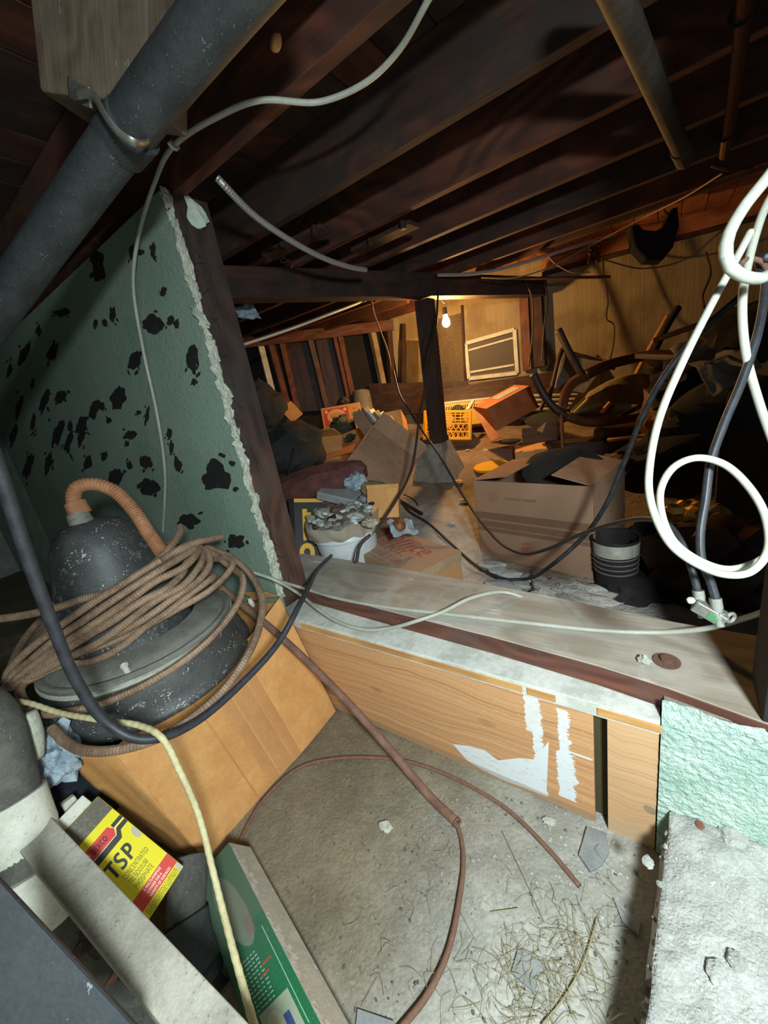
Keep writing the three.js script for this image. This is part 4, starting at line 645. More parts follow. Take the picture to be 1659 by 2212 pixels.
{ // flat shards on the floor
  const sh = (P, label, t = 0.007) => solo('slate_shard', slab(P.map(([x, y, h]) => Y(x, y, h || 0.007)), t, 0.001), M.slate, label, 'shard');
  sh([[772, 2178], [850, 2205], [880, 2290], [760, 2290]].reverse(), 'pale blue grey shard at the bottom edge beside the green box');
  sh([[1268, 1785], [1250, 1845], [1275, 1882], [1300, 1868], [1316, 1840], [1310, 1800]], 'blue grey shard on the floor below the panel slot');
  sh([[1120, 2045], [1104, 2100], [1152, 2142], [1172, 2080]], 'pale flat shard lying among the straw');
  sh([[1325, 1940], [1345, 1990], [1380, 2020], [1385, 1990]], 'narrow dark shard beside the concrete step');
  solo('plaster_flake', stoneGeo(0.022, 0.004, 0.014, 33, 2, 0.5).translate(...Y(832, 1785, 0.008).toArray()), M.plaster, 'white plaster flake in the middle of the floor', 'flake');
  solo('plaster_flake', stoneGeo(0.016, 0.006, 0.012, 35, 2, 0.5).translate(...Y(1187, 1775, 0.008).toArray()), M.plaster, 'white plaster crumb on the floor near the paint runs', 'flake');
}
{ // straw
  const L = [], one = (x, y, len, a, r = 0.0011, curl = 0.02) => { const p = Y(x, y, 0.01), q = V(Math.cos(a), 0, Math.sin(a)), s = V(-q.z, 0, q.x), k = rr(-1, 1) * curl; L.push(sweep([p.clone().addScaledVector(q, -len / 2).setY(0.008), p.clone().addScaledVector(s, k).setY(rr(0.01, 0.022)), p.clone().addScaledVector(q, len / 2).setY(0.007)], r, { seg: 4, n: 6 })); };
  for (let i = 0; i < 260; i++) { const g = (rnd() + rnd() + rnd() - 1.5), k = rnd(); one(1180 + g * 170 + (k - 0.5) * 90, 2090 - g * 30 + (rnd() + rnd() - 1) * 190, rr(0.015, 0.075), rr(0, 6.3), rr(0.0003, 0.0007), 0.008); }
  for (let i = 0; i < 40; i++) one(rr(760, 1330), rr(1800, 2200), rr(0.02, 0.06), rr(0, 6.3), 0.0006);
  solo('straw', mergeGeometries(L), M.straw, 'scattered dry straw on the floor beside the concrete step', 'straw', null, 'stuff');
  const tw = (P, r, l) => solo('straw_stalk', sweep(P.map(([x, y, h]) => Y(x, y, h || 0.009)), r, { seg: 5, n: 24 }), M.straw, l, 'stalk');
  tw([[1085, 1795], [1130, 1890], [1175, 1990]], 0.0013, 'long thin stalk left of the shards');
  tw([[1290, 1985, 0.008], [1260, 2080, 0.012], [1215, 2160, 0.009], [1170, 2215, 0.008]], 0.002, 'thick curved pale stalk beside the dark gap');
  tw([[1230, 2085], [1290, 2115], [1340, 2140]], 0.0013, 'thin stalk pointing to the concrete step'); tw([[1060, 1970], [1120, 1962]], 0.0011, 'short pale stalk above the straw pile');
  const rim = thing('wire_ring', 'thin wire ring across the dark gap by the step', 'wire', Y(1350, 2200, 0)); wpart('wire', sweep([Y(1318, 2205, 0.02), Y(1345, 2190, 0.06), Y(1385, 2196, 0.08), Y(1400, 2215, 0.06)], 0.0014, { seg: 5, n: 20 }), M.straw, rim);
  // grit and pebbles
  const gg = stoneGeo(1, 0.7, 0.9, 3, 0, 0.5), im = new THREE.InstancedMesh(gg, M.concrete, 1500), m4 = new THREE.Matrix4(), qq = new THREE.Quaternion();
  for (let i = 0; i < 1500; i++) { const x = rr(-1.15, 0.02), z = rr(-0.82, 0.35), r = 0.0012 + 0.0045 * Math.pow(rnd(), 5); m4.compose(V(x, 0.0005, z), qq.setFromEuler(new THREE.Euler(rr(0, 6), rr(0, 6), 0)), V(r, r, r)); im.setMatrixAt(i, m4); }
  im.name = 'gravel'; shadows(im); scene.add(im); tag(im, 'fine gravel strewn over the near floor', 'gravel', null, 'stuff');
  [[1582, 1797, 0.03], [1512, 1782, 0.009], [1548, 2100, 0.017], [1400, 1862, 0.012], [1590, 2075, 0.014]].forEach(([x, y, r], i) => solo('pebble', stoneGeo(r * 0.85, r * 0.3, r * 1.1, 60 + i, 3, 0.3).translate(...Y(x, y, 0.172).toArray()), i === 1 ? M.brick : M.concrete, ['big pale pebble set in the step near the mint wall', 'tiny reddish pebble on the step beside the big pebble', 'white oval pebble low on the step', 'grey pebble at the edge of the step', 'small round pebble in the middle of the step'][i], 'pebble'));
}
{ // pale plaster chunk stuck at the head of the stud
  solo('plaster_chunk', stoneGeo(0.06, 0.05, 0.028, 74, 2, 0.4).rotateY(0.7).translate(...N(402, 466, 0.92).toArray()), grit(145, [178, 206, 186], [200, 198, 184], { size: 0.12, bump: 0.002 }), 'broken green plaster chunk wedged at the top of the stud', 'plaster');
}

// ---------------------------------------------------------------- cables at the opening and under the joists
{
  const U = 1.89;
  cable('white_cable', [Y(960, -60, U), Y(925, 0, U), Y(862, 108, U), Y(790, 178, U), Y(690, 220, U), Y(560, 217, U), Y(470, 252, U), Y(376, 314, U), N(332, 400, 0.8), N(297, 520, 0.81), N(288, 620, 0.815), N(310, 760, 0.825), N(340, 900, 0.825), N(356, 1020, 0.828), N(352, 1150, 0.828)], 0.0062, M.cableWhite, 'long cream cable from the joists down the green wall', 'cable', { n: 240 });
  solo('cable_staple', sweep([Y(370, 305, U + 0.01), Y(366, 312, U - 0.012), Y(378, 322, U - 0.012), Y(386, 318, U + 0.01)], 0.004, { seg: 6, n: 14 }), M.white, 'white staple holding the cream cable to the joist', 'staple');
  const bxr = (r, p) => (u, s) => r * (1 + 0.07 * Math.sin(s * 2 * Math.PI / p));
  cable('armored_cable', [Y(470, 385, 1.9), Y(482, 398, 1.885), Y(545, 462, 1.85), Y(620, 515, 1.82), Y(700, 558, 1.8), Y(760, 578, 1.8), Y(790, 583, 1.81)], bxr(0.0105, 0.009), M.bxMetal, 'steel armoured cable hanging with a cut end below the joists', 'cable', { n: 1000, seg: 12 });
  cable('armored_cable', [Z(500, 752, 2.3), Z(560, 733, 2.4), Z(650, 702, 2.55), Z(720, 675, 2.64), Z(790, 648, 2.8)], bxr(0.011, 0.012), M.bxMetal, 'armoured cable slanting up beyond the girder on the left', 'cable', { n: 700, seg: 10 });
  cable('armored_cable', [Z(945, 594, 2.55), Z(1010, 592, 2.62), Z(1080, 582, 2.68), Z(1150, 562, 2.72), Z(1240, 533, 2.76), Z(1330, 505, 2.8)], bxr(0.011, 0.016), M.bxMetal, 'armoured cable along the joists above the bulb', 'cable', { n: 700, seg: 10 });
  cable('thin_wire', [Z(1040, 600, 2.7), Z(1110, 600, 2.7), Z(1180, 580, 2.7), Z(1280, 528, 2.65), Z(1390, 470, 2.4), Z(1480, 425, 2.05), Z(1560, 375, 1.78)], 0.0045, M.wireWarm, 'thin pale wire stretched under the joists above the beige wall', 'wire');
  cable('thin_wire', [Z(1180, 550, 2.75), Z(1200, 570, 2.78), Z(1235, 588, 2.8), Z(1275, 588, 2.82)], 0.004, M.wireWarm, 'short loose wire under the orange lit joist', 'wire');
  cable('batten', [Z(1060, 602, 3.0), Z(1180, 601, 3.05), Z(1318, 598, 3.1)], 0.011, M.joist, 'slim wooden batten hung below the joists', 'batten', { seg: 4 });
  cable('hanging_wire', [Z(1302, 560, 3.2), Z(1305, 600, 3.2), Z(1313, 650, 3.22), Z(1311, 690, 3.22), Z(1325, 700, 3.22), Z(1322, 760, 3.24), Z(1312, 790, 3.24)], 0.006, M.wire, 'kinked dark wire hanging down the beige wall', 'wire');
  cable('hanging_wire', [Z(1176, 600, 3.25), Z(1183, 650, 3.25), Z(1176, 700, 3.25), Z(1170, 780, 3.25)], 0.007, M.wire, 'dark wire hanging beside the corner post', 'wire');
  cable('hanging_wire', [Z(1130, 600, 3.2), Z(1148, 640, 3.2), Z(1150, 720, 3.2), Z(1142, 790, 3.2)], 0.007, M.wire, 'thin wire in front of the corner post', 'wire');
  cable('hanging_wire', [Z(802, 650, 2.8), Z(808, 678, 2.8), Z(820, 710, 2.8), Z(838, 760, 2.8), Z(845, 792, 2.8)], (t) => 0.0075 - 0.004 * t, M.wireWarm, 'pale frayed wire hanging below the girder', 'wire');
  cable('hanging_wire', [Z(1300, 560, 3.2), Z(1390, 580, 3.15), Z(1480, 560, 3.0), Z(1545, 510, 2.8), Z(1600, 460, 2.5)], 0.006, M.wire, 'slack dark wire across the top of the beige wall', 'wire');
  cable('hanging_wire', [Z(1525, 545, 2.9), Z(1535, 590, 2.9), Z(1518, 640, 2.9), Z(1522, 665, 2.9)], 0.007, M.wire, 'short dark wire near the right end of the beige wall', 'wire');
  // knot of wire
  const kn = []; for (let i = 0; i < 22; i++) kn.push(Z(1285 + 26 * nz(i * 0.6, 1, 1) + 8 * Math.sin(i * 2), 545 + 30 * nz(i * 0.7, 5, 1) + 10 * Math.cos(i * 1.7), 3.0)); cable('wire_tangle', kn, 0.006, M.wire, 'dark tangle of wire below the orange joist', 'wire', { n: 160, seg: 6 });
  const kn2 = []; for (let i = 0; i < 26; i++) kn2.push(Z(640 + 45 * nz(i * 0.6, 8, 1) + 14 * Math.sin(i * 2.1), 555 + 34 * nz(i * 0.5, 3, 1) + 12 * Math.cos(i * 1.7), 2.0)); cable('wire_tangle', kn2, 0.0035, M.wireWarm, 'tangle of old wire beneath the joists left of the armoured cable', 'wire', { n: 180, seg: 6 });
  // ceiling pipes at the upper right
  const gp = thing('ceiling_pipe', 'grey brown pipe running back under the joists', 'pipe', Y(1400, 180, 1.82)); wpart('pipe_length', sweep([Y(1300, -80, 1.84), Y(1365, 70, 1.84), Y(1420, 200, 1.84), Y(1478, 338, 1.84)], 0.026, { seg: 20, n: 40 }), M.greyPipe, gp); wpart('end_cap', sweep([Y(1470, 320, 1.84), Y(1480, 345, 1.84)], 0.03, { seg: 20, n: 4 }), M.greyPipe, gp);
  const cp = thing('ceiling_pipe', 'copper coloured pipe at the upper right corner', 'pipe', Y(1590, 180, 1.82)); wpart('pipe_length', sweep([Y(1618, -60, 1.85), Y(1602, 80, 1.85), Y(1585, 210, 1.85), Y(1565, 335, 1.85)], 0.016, { seg: 16, n: 40 }), M.copper, cp); for (const [x, y] of [[1600, 30], [1569, 290]]) wpart('clip', new THREE.TorusGeometry(0.018, 0.004, 6, 20).translate(...Y(x, y, 1.85).toArray()), M.black, cp);
  cable('bent_hook', [Y(1538, 358, 1.92), Y(1570, 366, 1.89), Y(1625, 362, 1.905)], 0.007, M.copper, 'short bent metal hook below the copper pipe', 'hook');
  // dark curved duct
  const D = [[1352, 500], [1360, 545], [1385, 572], [1420, 572], [1442, 545], [1455, 500], [1452, 460], [1440, 462], [1425, 500], [1405, 510], [1380, 508], [1368, 496]].map(([x, y]) => Z(x, y, 2.72)); solo('curved_duct', slab(D.reverse(), 0.05, 0.008), M.black, 'black curved sheet duct piece hanging from the joists', 'duct');
  cable('duct_strap', [Z(1408, 432, 2.55), Z(1430, 450, 2.62), Z(1447, 470, 2.7)], 0.01, M.zinc, 'thin strap holding the black duct piece', 'strap', { seg: 6, sx: 0.3 });
  // wire clamps on the joist undersides
  for (const [x, y, l] of [[650, 515, 'old mounting board with porcelain knobs left of the armoured cable'], [840, 505, 'old mounting board right of the armoured cable under the joists']]) { const t = thing('mounting_board', l, 'board', Y(x, y, 1.895)); wpart('board', bar(Y(x - 70, y + 38, 1.895), Y(x + 55, y - 22, 1.895), 0.09, 0.018), M.oldwood, t); wpart('knob', new THREE.CylinderGeometry(0.011, 0.014, 0.03, 12).translate(...Y(x + 30, y - 18, 1.875).toArray()), M.darkWood, t); wpart('knob', new THREE.CylinderGeometry(0.011, 0.014, 0.03, 12).translate(...Y(x - 40, y + 18, 1.875).toArray()), M.darkWood, t); }
  solo('wood_plug', lump(0.011, 0.02, 0.01, 4, 0.15, 1, 3).rotateX(-0.6).translate(...Y(596, 92, 1.895).toArray()), M.kraft, 'small wooden plug standing out of the joist beside the black pipe', 'plug');
  solo('cobweb_rag', sheet(Z(505, 660, 2.2), Z(545, 655, 2.2), Z(565, 690, 2.2), Z(515, 688, 2.2), 10, 8, (u, v) => 0.03 * nz(u * 4, v * 4, 7), 0.004), M.paleBlue, 'pale rag caught behind the stud below the girder', 'rag');
}
{ // sill cables
  cable('white_cable', [N(552, 1237, 0.79), N(590, 1251, 0.815), Y(660, 1272, SILLY + 0.01), Y(720, 1290, SILLY + 0.006), Y(830, 1311, SILLY + 0.008), Y(960, 1326, SILLY + 0.008), Y(1150, 1347, SILLY + 0.008), Y(1300, 1362, SILLY + 0.008), Y(1430, 1366, SILLY + 0.012), Y(1530, 1357, SILLY + 0.05), Y(1600, 1338, SILLY + 0.1), Y(1660, 1317, SILLY + 0.16), Y(1760, 1270, SILLY + 0.26)], 0.0066, M.cableWhite, 'white cable lying straight along the sill', 'cable', { n: 160 });
  cable('white_cable', [N(546, 1236, 0.78), N(596, 1254, 0.8), Y(650, 1286, SILLY + 0.006), Y(690, 1318, 0.47), Y(730, 1343, 0.45), Y(790, 1360, 0.442), Y(850, 1355, 0.46), Y(900, 1341, SILLY + 0.012), Y(955, 1322, SILLY + 0.02), Y(1020, 1291, SILLY + 0.03), Y(1085, 1279, SILLY + 0.02), Y(1128, 1290, SILLY - 0.004), Y(1160, 1310, SILLY - 0.08)], 0.0064, M.cableWhite, 'white cable looping from the ledge up over the sill edge', 'cable', { n: 160 });
}
{ // hanging bundle at the right
  const z = 0.56;
  cable('white_cable', [Z(1720, 300, 0.5), Z(1659, 382, 0.5), Z(1602, 455, 0.5), Z(1570, 520, 0.5), Z(1572, 568, 0.5), Z(1600, 594, 0.51), Z(1640, 602, 0.52), Z(1665, 590, 0.54)], 0.0074, M.cableWhite, 'thick white printed cable hooked in a bend at the right edge', 'cable');
  cable('white_cable', [Z(1680, 400, 0.6), Z(1650, 455, 0.6), Z(1618, 560, 0.6), Z(1604, 650, 0.6), Z(1611, 760, 0.6), Z(1640, 870, 0.6), Z(1672, 960, 0.6)], 0.0058, M.cableWhite, 'cream cable hanging straight down at the right edge', 'cable');
  cable('white_cable', [Z(1622, 500, z), Z(1590, 560, z), Z(1542, 648, z), Z(1472, 788, z), Z(1424, 905, z), Z(1404, 1000, z), Z(1402, 1062, z), Z(1417, 1120, z), Z(1450, 1178, z), Z(1500, 1216, z), Z(1560, 1240, 0.55), Z(1620, 1236, 0.55), Z(1658, 1190, 0.55), Z(1652, 1112, 0.555), Z(1612, 1045, 0.56), Z(1562, 1002, 0.57), Z(1508, 989, 0.58), Z(1457, 1008, 0.58), Z(1428, 1055, 0.58), Z(1430, 1112, 0.58), Z(1455, 1168, 0.58), Z(1502, 1206, 0.58), Z(1568, 1229, 0.58), Z(1625, 1218, 0.58), Z(1680, 1185, 0.58)], 0.0052, M.cableWhite, 'white cable falling in a long bow and a full loop', 'cable', { n: 320 });
  cable('coax_cable', [Z(1660, 555, 0.6), Z(1640, 560, 0.62), Z(1652, 600, 0.62), Z(1650, 650, 0.61), Z(1633, 735, 0.6), Z(1600, 830, 0.6), Z(1562, 920, 0.6), Z(1535, 1000, 0.6), Z(1524, 1080, 0.6), Z(1513, 1150, 0.6), Z(1516, 1210, 0.6), Z(1534, 1255, 0.6), Z(1547, 1296, 0.6)], 0.0062, M.coaxBlack, 'black coax cable hanging in front of the white loop', 'cable', { n: 160 });
  cable('coax_cable', [Z(1508, 1282, 0.62), Z(1497, 1238, 0.62), Z(1476, 1180, 0.63), Z(1444, 1135, 0.68), Z(1405, 1121, 0.76), Z(1330, 1130, 0.95), Z(1250, 1156, 1.15), Z(1180, 1187, 1.35), Z(1130, 1196, 1.5), Z(1090, 1180, 1.6), Z(1050, 1140, 1.75), Z(1000, 1070, 2.0), Z(950, 985, 2.2), Z(912, 930, 2.4), Z(880, 880, 2.6), Z(862, 848, 2.8), Z(850, 800, 2.9)], (t) => 0.0056 + 0.0012 * t, M.coaxBlack, 'black coax cable crossing the dirt floor in front of the post', 'cable', { n: 220 });
  cable('coax_cable', [Z(1600, 640, 0.9), Z(1520, 710, 0.95), Z(1440, 805, 1.02), Z(1392, 890, 1.1), Z(1348, 1000, 1.2), Z(1308, 1092, 1.3), Z(1258, 1162, 1.42), Z(1190, 1222, 1.5), G(1135, 1251, 0.03), G(1085, 1250, 0.015), G(1035, 1226, 0.012), G(975, 1175, 0.012), G(925, 1130, 0.012), G(885, 1105, 0.02), G(862, 1080, 0.05)], (t) => 0.008 - 0.0005 * t, M.coaxBlack, 'black cable dropping behind the white bow to the dirt floor', 'cable', { n: 200 });
  // splitter
  const a = Z(1500, 1302, 0.62), b = Z(1566, 1340, 0.6), sp = thing('cable_splitter', 'grey metal coax splitter joining two black cables', 'splitter', a.clone()), L = a.distanceTo(b);
  const body = bar(a, b, 0.022, 0.02, 0.002); wpart('body', body, M.zinc, sp);
  const con = (x, y, dz, x2, y2) => { const p = Z(x, y, dz), q = Z(x2, y2, dz), l = []; const d = q.clone().sub(p), len = d.length(), Q = new THREE.Quaternion().setFromUnitVectors(V(0, 1, 0), d.clone().normalize()); for (const [r, h, y0, sg] of [[0.0082, 0.016, 0.008, 24], [0.0066, 0.006, 0.019, 24], [0.0085, 0.009, 0.027, 6], [0.006, 0.012, 0.038, 20]]) l.push(new THREE.CylinderGeometry(r, r, h, sg).translate(0, y0, 0)); return mergeGeometries(l).applyQuaternion(Q).translate(p.x, p.y, p.z); };
  wpart('connector', con(1508, 1275, 0.62, 1515, 1318), M.zinc, sp); wpart('connector', con(1545, 1292, 0.6, 1552, 1335), M.zinc, sp);
  const e = Z(1578, 1334, 0.6), s0 = Z(1492, 1297, 0.62); wpart('mounting_ear', new THREE.TorusGeometry(0.007, 0.003, 6, 16).rotateY(0.8).translate(e.x, e.y, e.z), M.zinc, sp); wpart('screw', stoneGeo(0.006, 0.005, 0.006, 3, 2, 0.2).translate(s0.x, s0.y, s0.z), M.plaster, sp);
  const lm = body.boundingBox, mid = a.clone().lerp(b, 0.6), dir = b.clone().sub(a).normalize(), side = V(0, 1, 0).cross(dir).normalize().negate(); if (side.dot(mid.clone().sub(camera.position)) > 0) side.negate();
  wpart('label', bar(a.clone().lerp(b, 0.48).addScaledVector(side, 0.0113), a.clone().lerp(b, 0.82).addScaledVector(side, 0.0113), 0.001, 0.011, 0.0003), std({ color: 0x3f7a4a, roughness: 0.5 }), sp);
  solo('cable_hook', sweep([Z(1660, 590, 0.62), Z(1645, 566, 0.61), Z(1615, 560, 0.6), Z(1600, 570, 0.59)], 0.004, { seg: 8, n: 20 }), M.rust, 'small rusty nail hook carrying the cables at the right edge', 'hook');
}
// ---------------------------------------------------------------- bulb
{
  const p = Z(963, 690, 3.0), t = thing('light_bulb', 'bare glowing bulb hanging beside the post', 'bulb', p.clone());
  const bulb = new THREE.LatheGeometry([[0, -0.058], [0.014, -0.055], [0.026, -0.044], [0.031, -0.028], [0.029, -0.01], [0.02, 0.014], [0.014, 0.03], [0.013, 0.036]].map(([r, y]) => new THREE.Vector2(r, y)), 28); 
  part('globe', bulb, new THREE.MeshStandardMaterial({ color: 0xfff0d0, emissive: new THREE.Color(1, 0.62, 0.22), emissiveIntensity: 30 }), t);
  part('socket', new THREE.CylinderGeometry(0.017, 0.019, 0.05, 18).translate(0, 0.06, 0), M.tarPaper, t);
  const l = new THREE.PointLight(new THREE.Color(1, 0.54, 0.18), 4.8, 0, 2); l.position.copy(p); l.castShadow = true; l.shadow.radius = 1.4; scene.add(l);
  cable('lamp_cord', [Z(960, 655, 3.0), Z(950, 640, 3.0), Z(946, 600, 2.95), Z(948, 585, 2.9)], 0.005, M.wireWarm, 'short cord from the girder to the bulb socket', 'cord');
  cable('lamp_cord', [Z(948, 580, 2.85), Z(946, 640, 2.6), Z(942, 700, 2.4), Z(925, 800, 2.2), Z(908, 890, 2.1), Z(888, 1015, 1.95), Z(856, 1080, 1.85), Z(825, 1128, 1.8), Z(812, 1150, 1.78)], 0.0062, M.wire, 'dark cord falling from the girder to the white bucket', 'cord', { n: 140 });
  cable('lamp_cord', [Z(945, 640, 2.95), Z(940, 720, 2.9), Z(945, 790, 2.85), Z(950, 850, 2.82)], 0.004, M.wireWarm, 'pale cord down the side of the post', 'cord');
  cable('lamp_cord', [Z(800, 1155, 1.75), Z(778, 1178, 1.74), Z(770, 1215, 1.72)], 0.0075, M.wire, 'short black cord between the bucket and the printed carton', 'cord');
}

// ---------------------------------------------------------------- things on the dirt
{ // big moving carton
  const bl = G(1040, 1190), br = G(1283, 1251), w = bl.distanceTo(br), h = 0.43, d = 0.4; br.y = bl.y = Math.min(bl.y, br.y);
  const t = carton('moving_carton', 'big dull brown moving carton with tape bands and red printed emblems', { w, h, d, mat: M.kraftDull, flaps: { left: [8, 0.2], right: [14, 0.17] } });
  placeFront(t, { w, d }, bl, br, bl.clone().add(V(0.0, 1, 0.02)));
  const tx = canvasTex(1024, 800, (x, W, H) => {
    kraftBg(x, W, H, [168, 132, 104], [146, 112, 88]); x.fillStyle = 'rgba(96,66,50,0.55)'; x.fillRect(0, 310, W, 70); x.fillRect(0, 400, W, 60); x.fillRect(0, 470, W, 40); x.fillStyle = 'rgba(150,110,84,0.5)'; x.fillRect(0, 380, W, 20);
    const logo = (cx, cy, r, c) => { x.strokeStyle = c; x.fillStyle = c; x.lineWidth = r * 0.14; x.beginPath(); x.arc(cx, cy, r, 0, 7); x.stroke(); x.beginPath(); x.arc(cx, cy, r * 0.62, 0, 7); x.stroke(); x.font = 'bold ' + r + 'px sans-serif'; x.fillText('R', cx - r * 0.34, cy + r * 0.36); };
    logo(190, 150, 46, 'rgba(160,80,74,0.8)'); x.fillStyle = 'rgba(84,64,54,0.75)'; x.font = 'bold 34px sans-serif'; x.fillText('STYLETIE CORNER', 310, 168);
    logo(480, 660, 46, 'rgba(168,50,44,0.9)'); x.lineWidth = 6; x.beginPath(); x.moveTo(440, 594); x.lineTo(520, 584); x.moveTo(445, 578); x.lineTo(515, 570); x.stroke();
  });
  print(t.getObjectByName('front_panel'), w - 0.004, h - 0.004, tx, [0, h / 2, d / 2 + 0.0035]);
  // what lies in it
  const seat = solo('chair_seat', lump(0.2, 0.035, 0.15, 17, 0.08, 1.4).rotateX(0.75).rotateZ(-0.12).translate(...Z(1218, 1022, 1.9).toArray()), M.tarPaper, 'dark rounded chair seat sticking out of the moving carton', 'seat');
  solo('leather_bag', lump(0.11, 0.05, 0.07, 23, 0.35, 2.4, 4, 0.3).rotateZ(0.35).translate(...Z(1300, 1008, 2.0).toArray()), M.leather, 'crumpled brown leather piece beside the dark chair seat', 'bag');
}
{ // printed paper carton behind the sill
  const y = 0.468, B = Y(838, 1142, y), R = Y(992, 1190, y), w = B.distanceTo(R), h = 0.24, d = 0.285;
  const t = carton('paper_carton', 'closed brown paper carton with red lettering right behind the sill', { w, h, d, mat: M.kraftPale, lid: 0.045 });
  const x = R.clone().sub(B).normalize(), z = x.clone().cross(V(0, 1, 0)); const dir = z.z > 0 ? z : z.clone().negate();
  frameTo(t, new THREE.Matrix4().makeBasis(x, V(0, 1, 0), dir).setPosition(B.clone().addScaledVector(x, w / 2).addScaledVector(dir, d / 2).add(V(0, -h - 0.006, 0))));
  const tx = canvasTex(1200, 612, (c, W, H) => { kraftBg(c, W, H, [178, 148, 124], [164, 132, 108]); c.fillStyle = 'rgba(90,76,64,0.45)'; c.fillRect(0, 0, 170, H); c.rotate(0.09); c.fillStyle = '#a5524e'; c.font = 'italic bold 250px sans-serif'; c.fillText('Office', 270, 215); c.font = 'bold 150px serif'; c.fillText('DEPOT.', 260, 345); c.fillRect(250, 226, 780, 8); c.font = 'bold 130px serif'; c.fillStyle = '#a06a5c'; c.fillText('Thank You', 250, 475); c.font = 'bold 52px sans-serif'; c.fillStyle = '#8a6a5a'; c.fillText('for Shopping with your Business', 110, 545); c.setTransform(1, 0, 0, 1, 0, 0); });
  print(t.getObjectByName('lid'), w + 0.008, d + 0.008, tx, [0, h + 0.0075, 0], [-Math.PI / 2, 0, 0]);
  const em = canvasTex(256, 256, (c, W, H) => { kraftBg(c, W, H, [190, 142, 92], [172, 124, 78]); c.strokeStyle = '#b02a3c'; c.lineWidth = 34; c.beginPath(); c.arc(110, 190, 60, 0, 7); c.stroke(); });
  print(t, d - 0.01, h - 0.05, em, [w / 2 + 0.0035, h / 2 - 0.025, 0], [0, Math.PI / 2, 0]);
}
{ // bucket with a bag of plaster rubbish
  const c = Z(738, 1112, 2.02), yr = c.y - 0.015, base = V(c.x, dirtY(c.x, c.z) + 0.01, c.z), h = yr - base.y, t = thing('bucket', 'white plastic bucket lined with a bag full of plaster rubbish', 'bucket', base);
  const lt = (P) => uvBox(new THREE.LatheGeometry(P.map(([r, y]) => new THREE.Vector2(r, y)), 56), true, 0);
  part('pail', lt([[0, 0], [0.135, 0], [0.14, 0.01], [0.163, h - 0.09], [0.174, h - 0.088], [0.174, h - 0.07], [0.166, h - 0.068], [0.168, h - 0.03], [0.176, h - 0.028], [0.176, h - 0.012], [0.168, h - 0.01], [0.16, h - 0.02]]), M.bucketW, t);
  const sk = new THREE.CylinderGeometry(0.19, 0.185, 0.085, 72, 8, true), p = sk.attributes.position; for (let i = 0; i < p.count; i++) { const a = Math.atan2(p.getZ(i), p.getX(i)), y = p.getY(i), k = 1 + 0.03 * Math.sin(a * 7 + 4 * nz(Math.cos(a) * 2, y * 8, Math.sin(a) * 2)) * (0.5 - y * 6) + 0.14 * nz(Math.cos(a) * 2.4, y * 10, Math.sin(a) * 2.4); p.setXYZ(i, p.getX(i) * k, y + 0.018 * nz(Math.cos(a) * 3, 1, Math.sin(a) * 3) - 0.025 * (Math.cos(a) * 0.6 + Math.sin(a) * 0.8) * (0.5 + y * 10), p.getZ(i) * k); } sk.computeVertexNormals();
  const bagM = M.bag; bagM.side = THREE.DoubleSide; part('bag_liner', sk.translate(0, h - 0.015, 0), bagM, t);
  wpart('bag_knot', lump(0.04, 0.025, 0.035, 3, 0.4, 2).translate(...Z(800, 1128, 1.82).toArray()), M.bag, t);
  solo('rubbish_bed', lump(0.168, 0.03, 0.168, 44, 0.2, 3, 5, 0.1).rotateX(0.08).rotateZ(0.06).translate(c.x, yr + 0.004, c.z), M.tarpGrey, 'bed of fine grey rubbish filling the white bucket', 'rubbish', null, 'stuff');
  const kinds = [M.plaster, M.bucketW, M.plaster, M.slate, M.tarPaper, M.brownChip];
  for (let i = 0; i < 64; i++) {
    const a = rr(0, 6.28), r = 0.165 * Math.sqrt(rnd()), s = i < 4 ? 0.055 : rr(0.016, 0.036), x = c.x + Math.cos(a) * r, z = c.z + Math.sin(a) * r, brown = Math.cos(a) * 0.6 + Math.sin(a) * 0.2 < -0.35;
    solo('plaster_chip', stoneGeo(s, s * 0.45, s * 0.75, 200 + i * 2.3, 1, 0.6).rotateX(rr(-0.4, 0.4)).rotateZ(rr(-0.4, 0.4)).translate(x, yr + 0.03 + rr(0, 0.015) + 0.22 * ((x - c.x) * -0.6 - (z - c.z) * 0.8) * 0.6, z), brown && i % 3 ? M.brownChip : kinds[i % (i < 20 ? 4 : 6)], (brown && i % 3 ? 'brown' : ['white', 'pale grey', 'white', 'blue grey', 'black', 'brown'][i % (i < 20 ? 4 : 6)]) + ' plaster chip lying in the bag of the white bucket', 'chip', 'plaster chips in the white bucket');
  }
}
{ // black sign with yellow letters
  const tx = canvasTex(400, 640, (x, W, H) => { x.fillStyle = '#1c1a18'; x.fillRect(0, 0, W, H); x.fillStyle = '#e0a92c'; x.fillRect(0, 0, W, 34); x.fillRect(84, 96, 50, 290); x.fillRect(134, 130, 180, 46); x.fillRect(134, 300, 150, 46); x.strokeStyle = '#e0a92c'; x.lineWidth = 46; x.beginPath(); x.moveTo(64, 620); x.lineTo(64, 510); x.arc(120, 490, 56, Math.PI, 0); x.lineTo(176, 620); x.stroke(); speckle(x, W, H, 200, '#6a665c', 1, 4, 0.5); });
  const a = Z(622, 1078, 2.1), b = Z(705, 1074, 2.13), c = Z(722, 1225, 2.1), d = Z(640, 1230, 2.04), t = thing('lettered_sign', 'black sign with yellow letters standing beside the bucket', 'sign', d.clone());
  wpart('board', slab([d, c, b, a], 0.008, 0.001), M.tarPaper, t);
  const m2 = axes(d, c, a), w = d.distanceTo(c), h = d.distanceTo(a), g = new THREE.PlaneGeometry(w, h).translate(w / 2, h / 2, 0.0015).applyMatrix4(m2); wpart('print', g, std({ map: tx, roughness: 0.6 }), t);
}
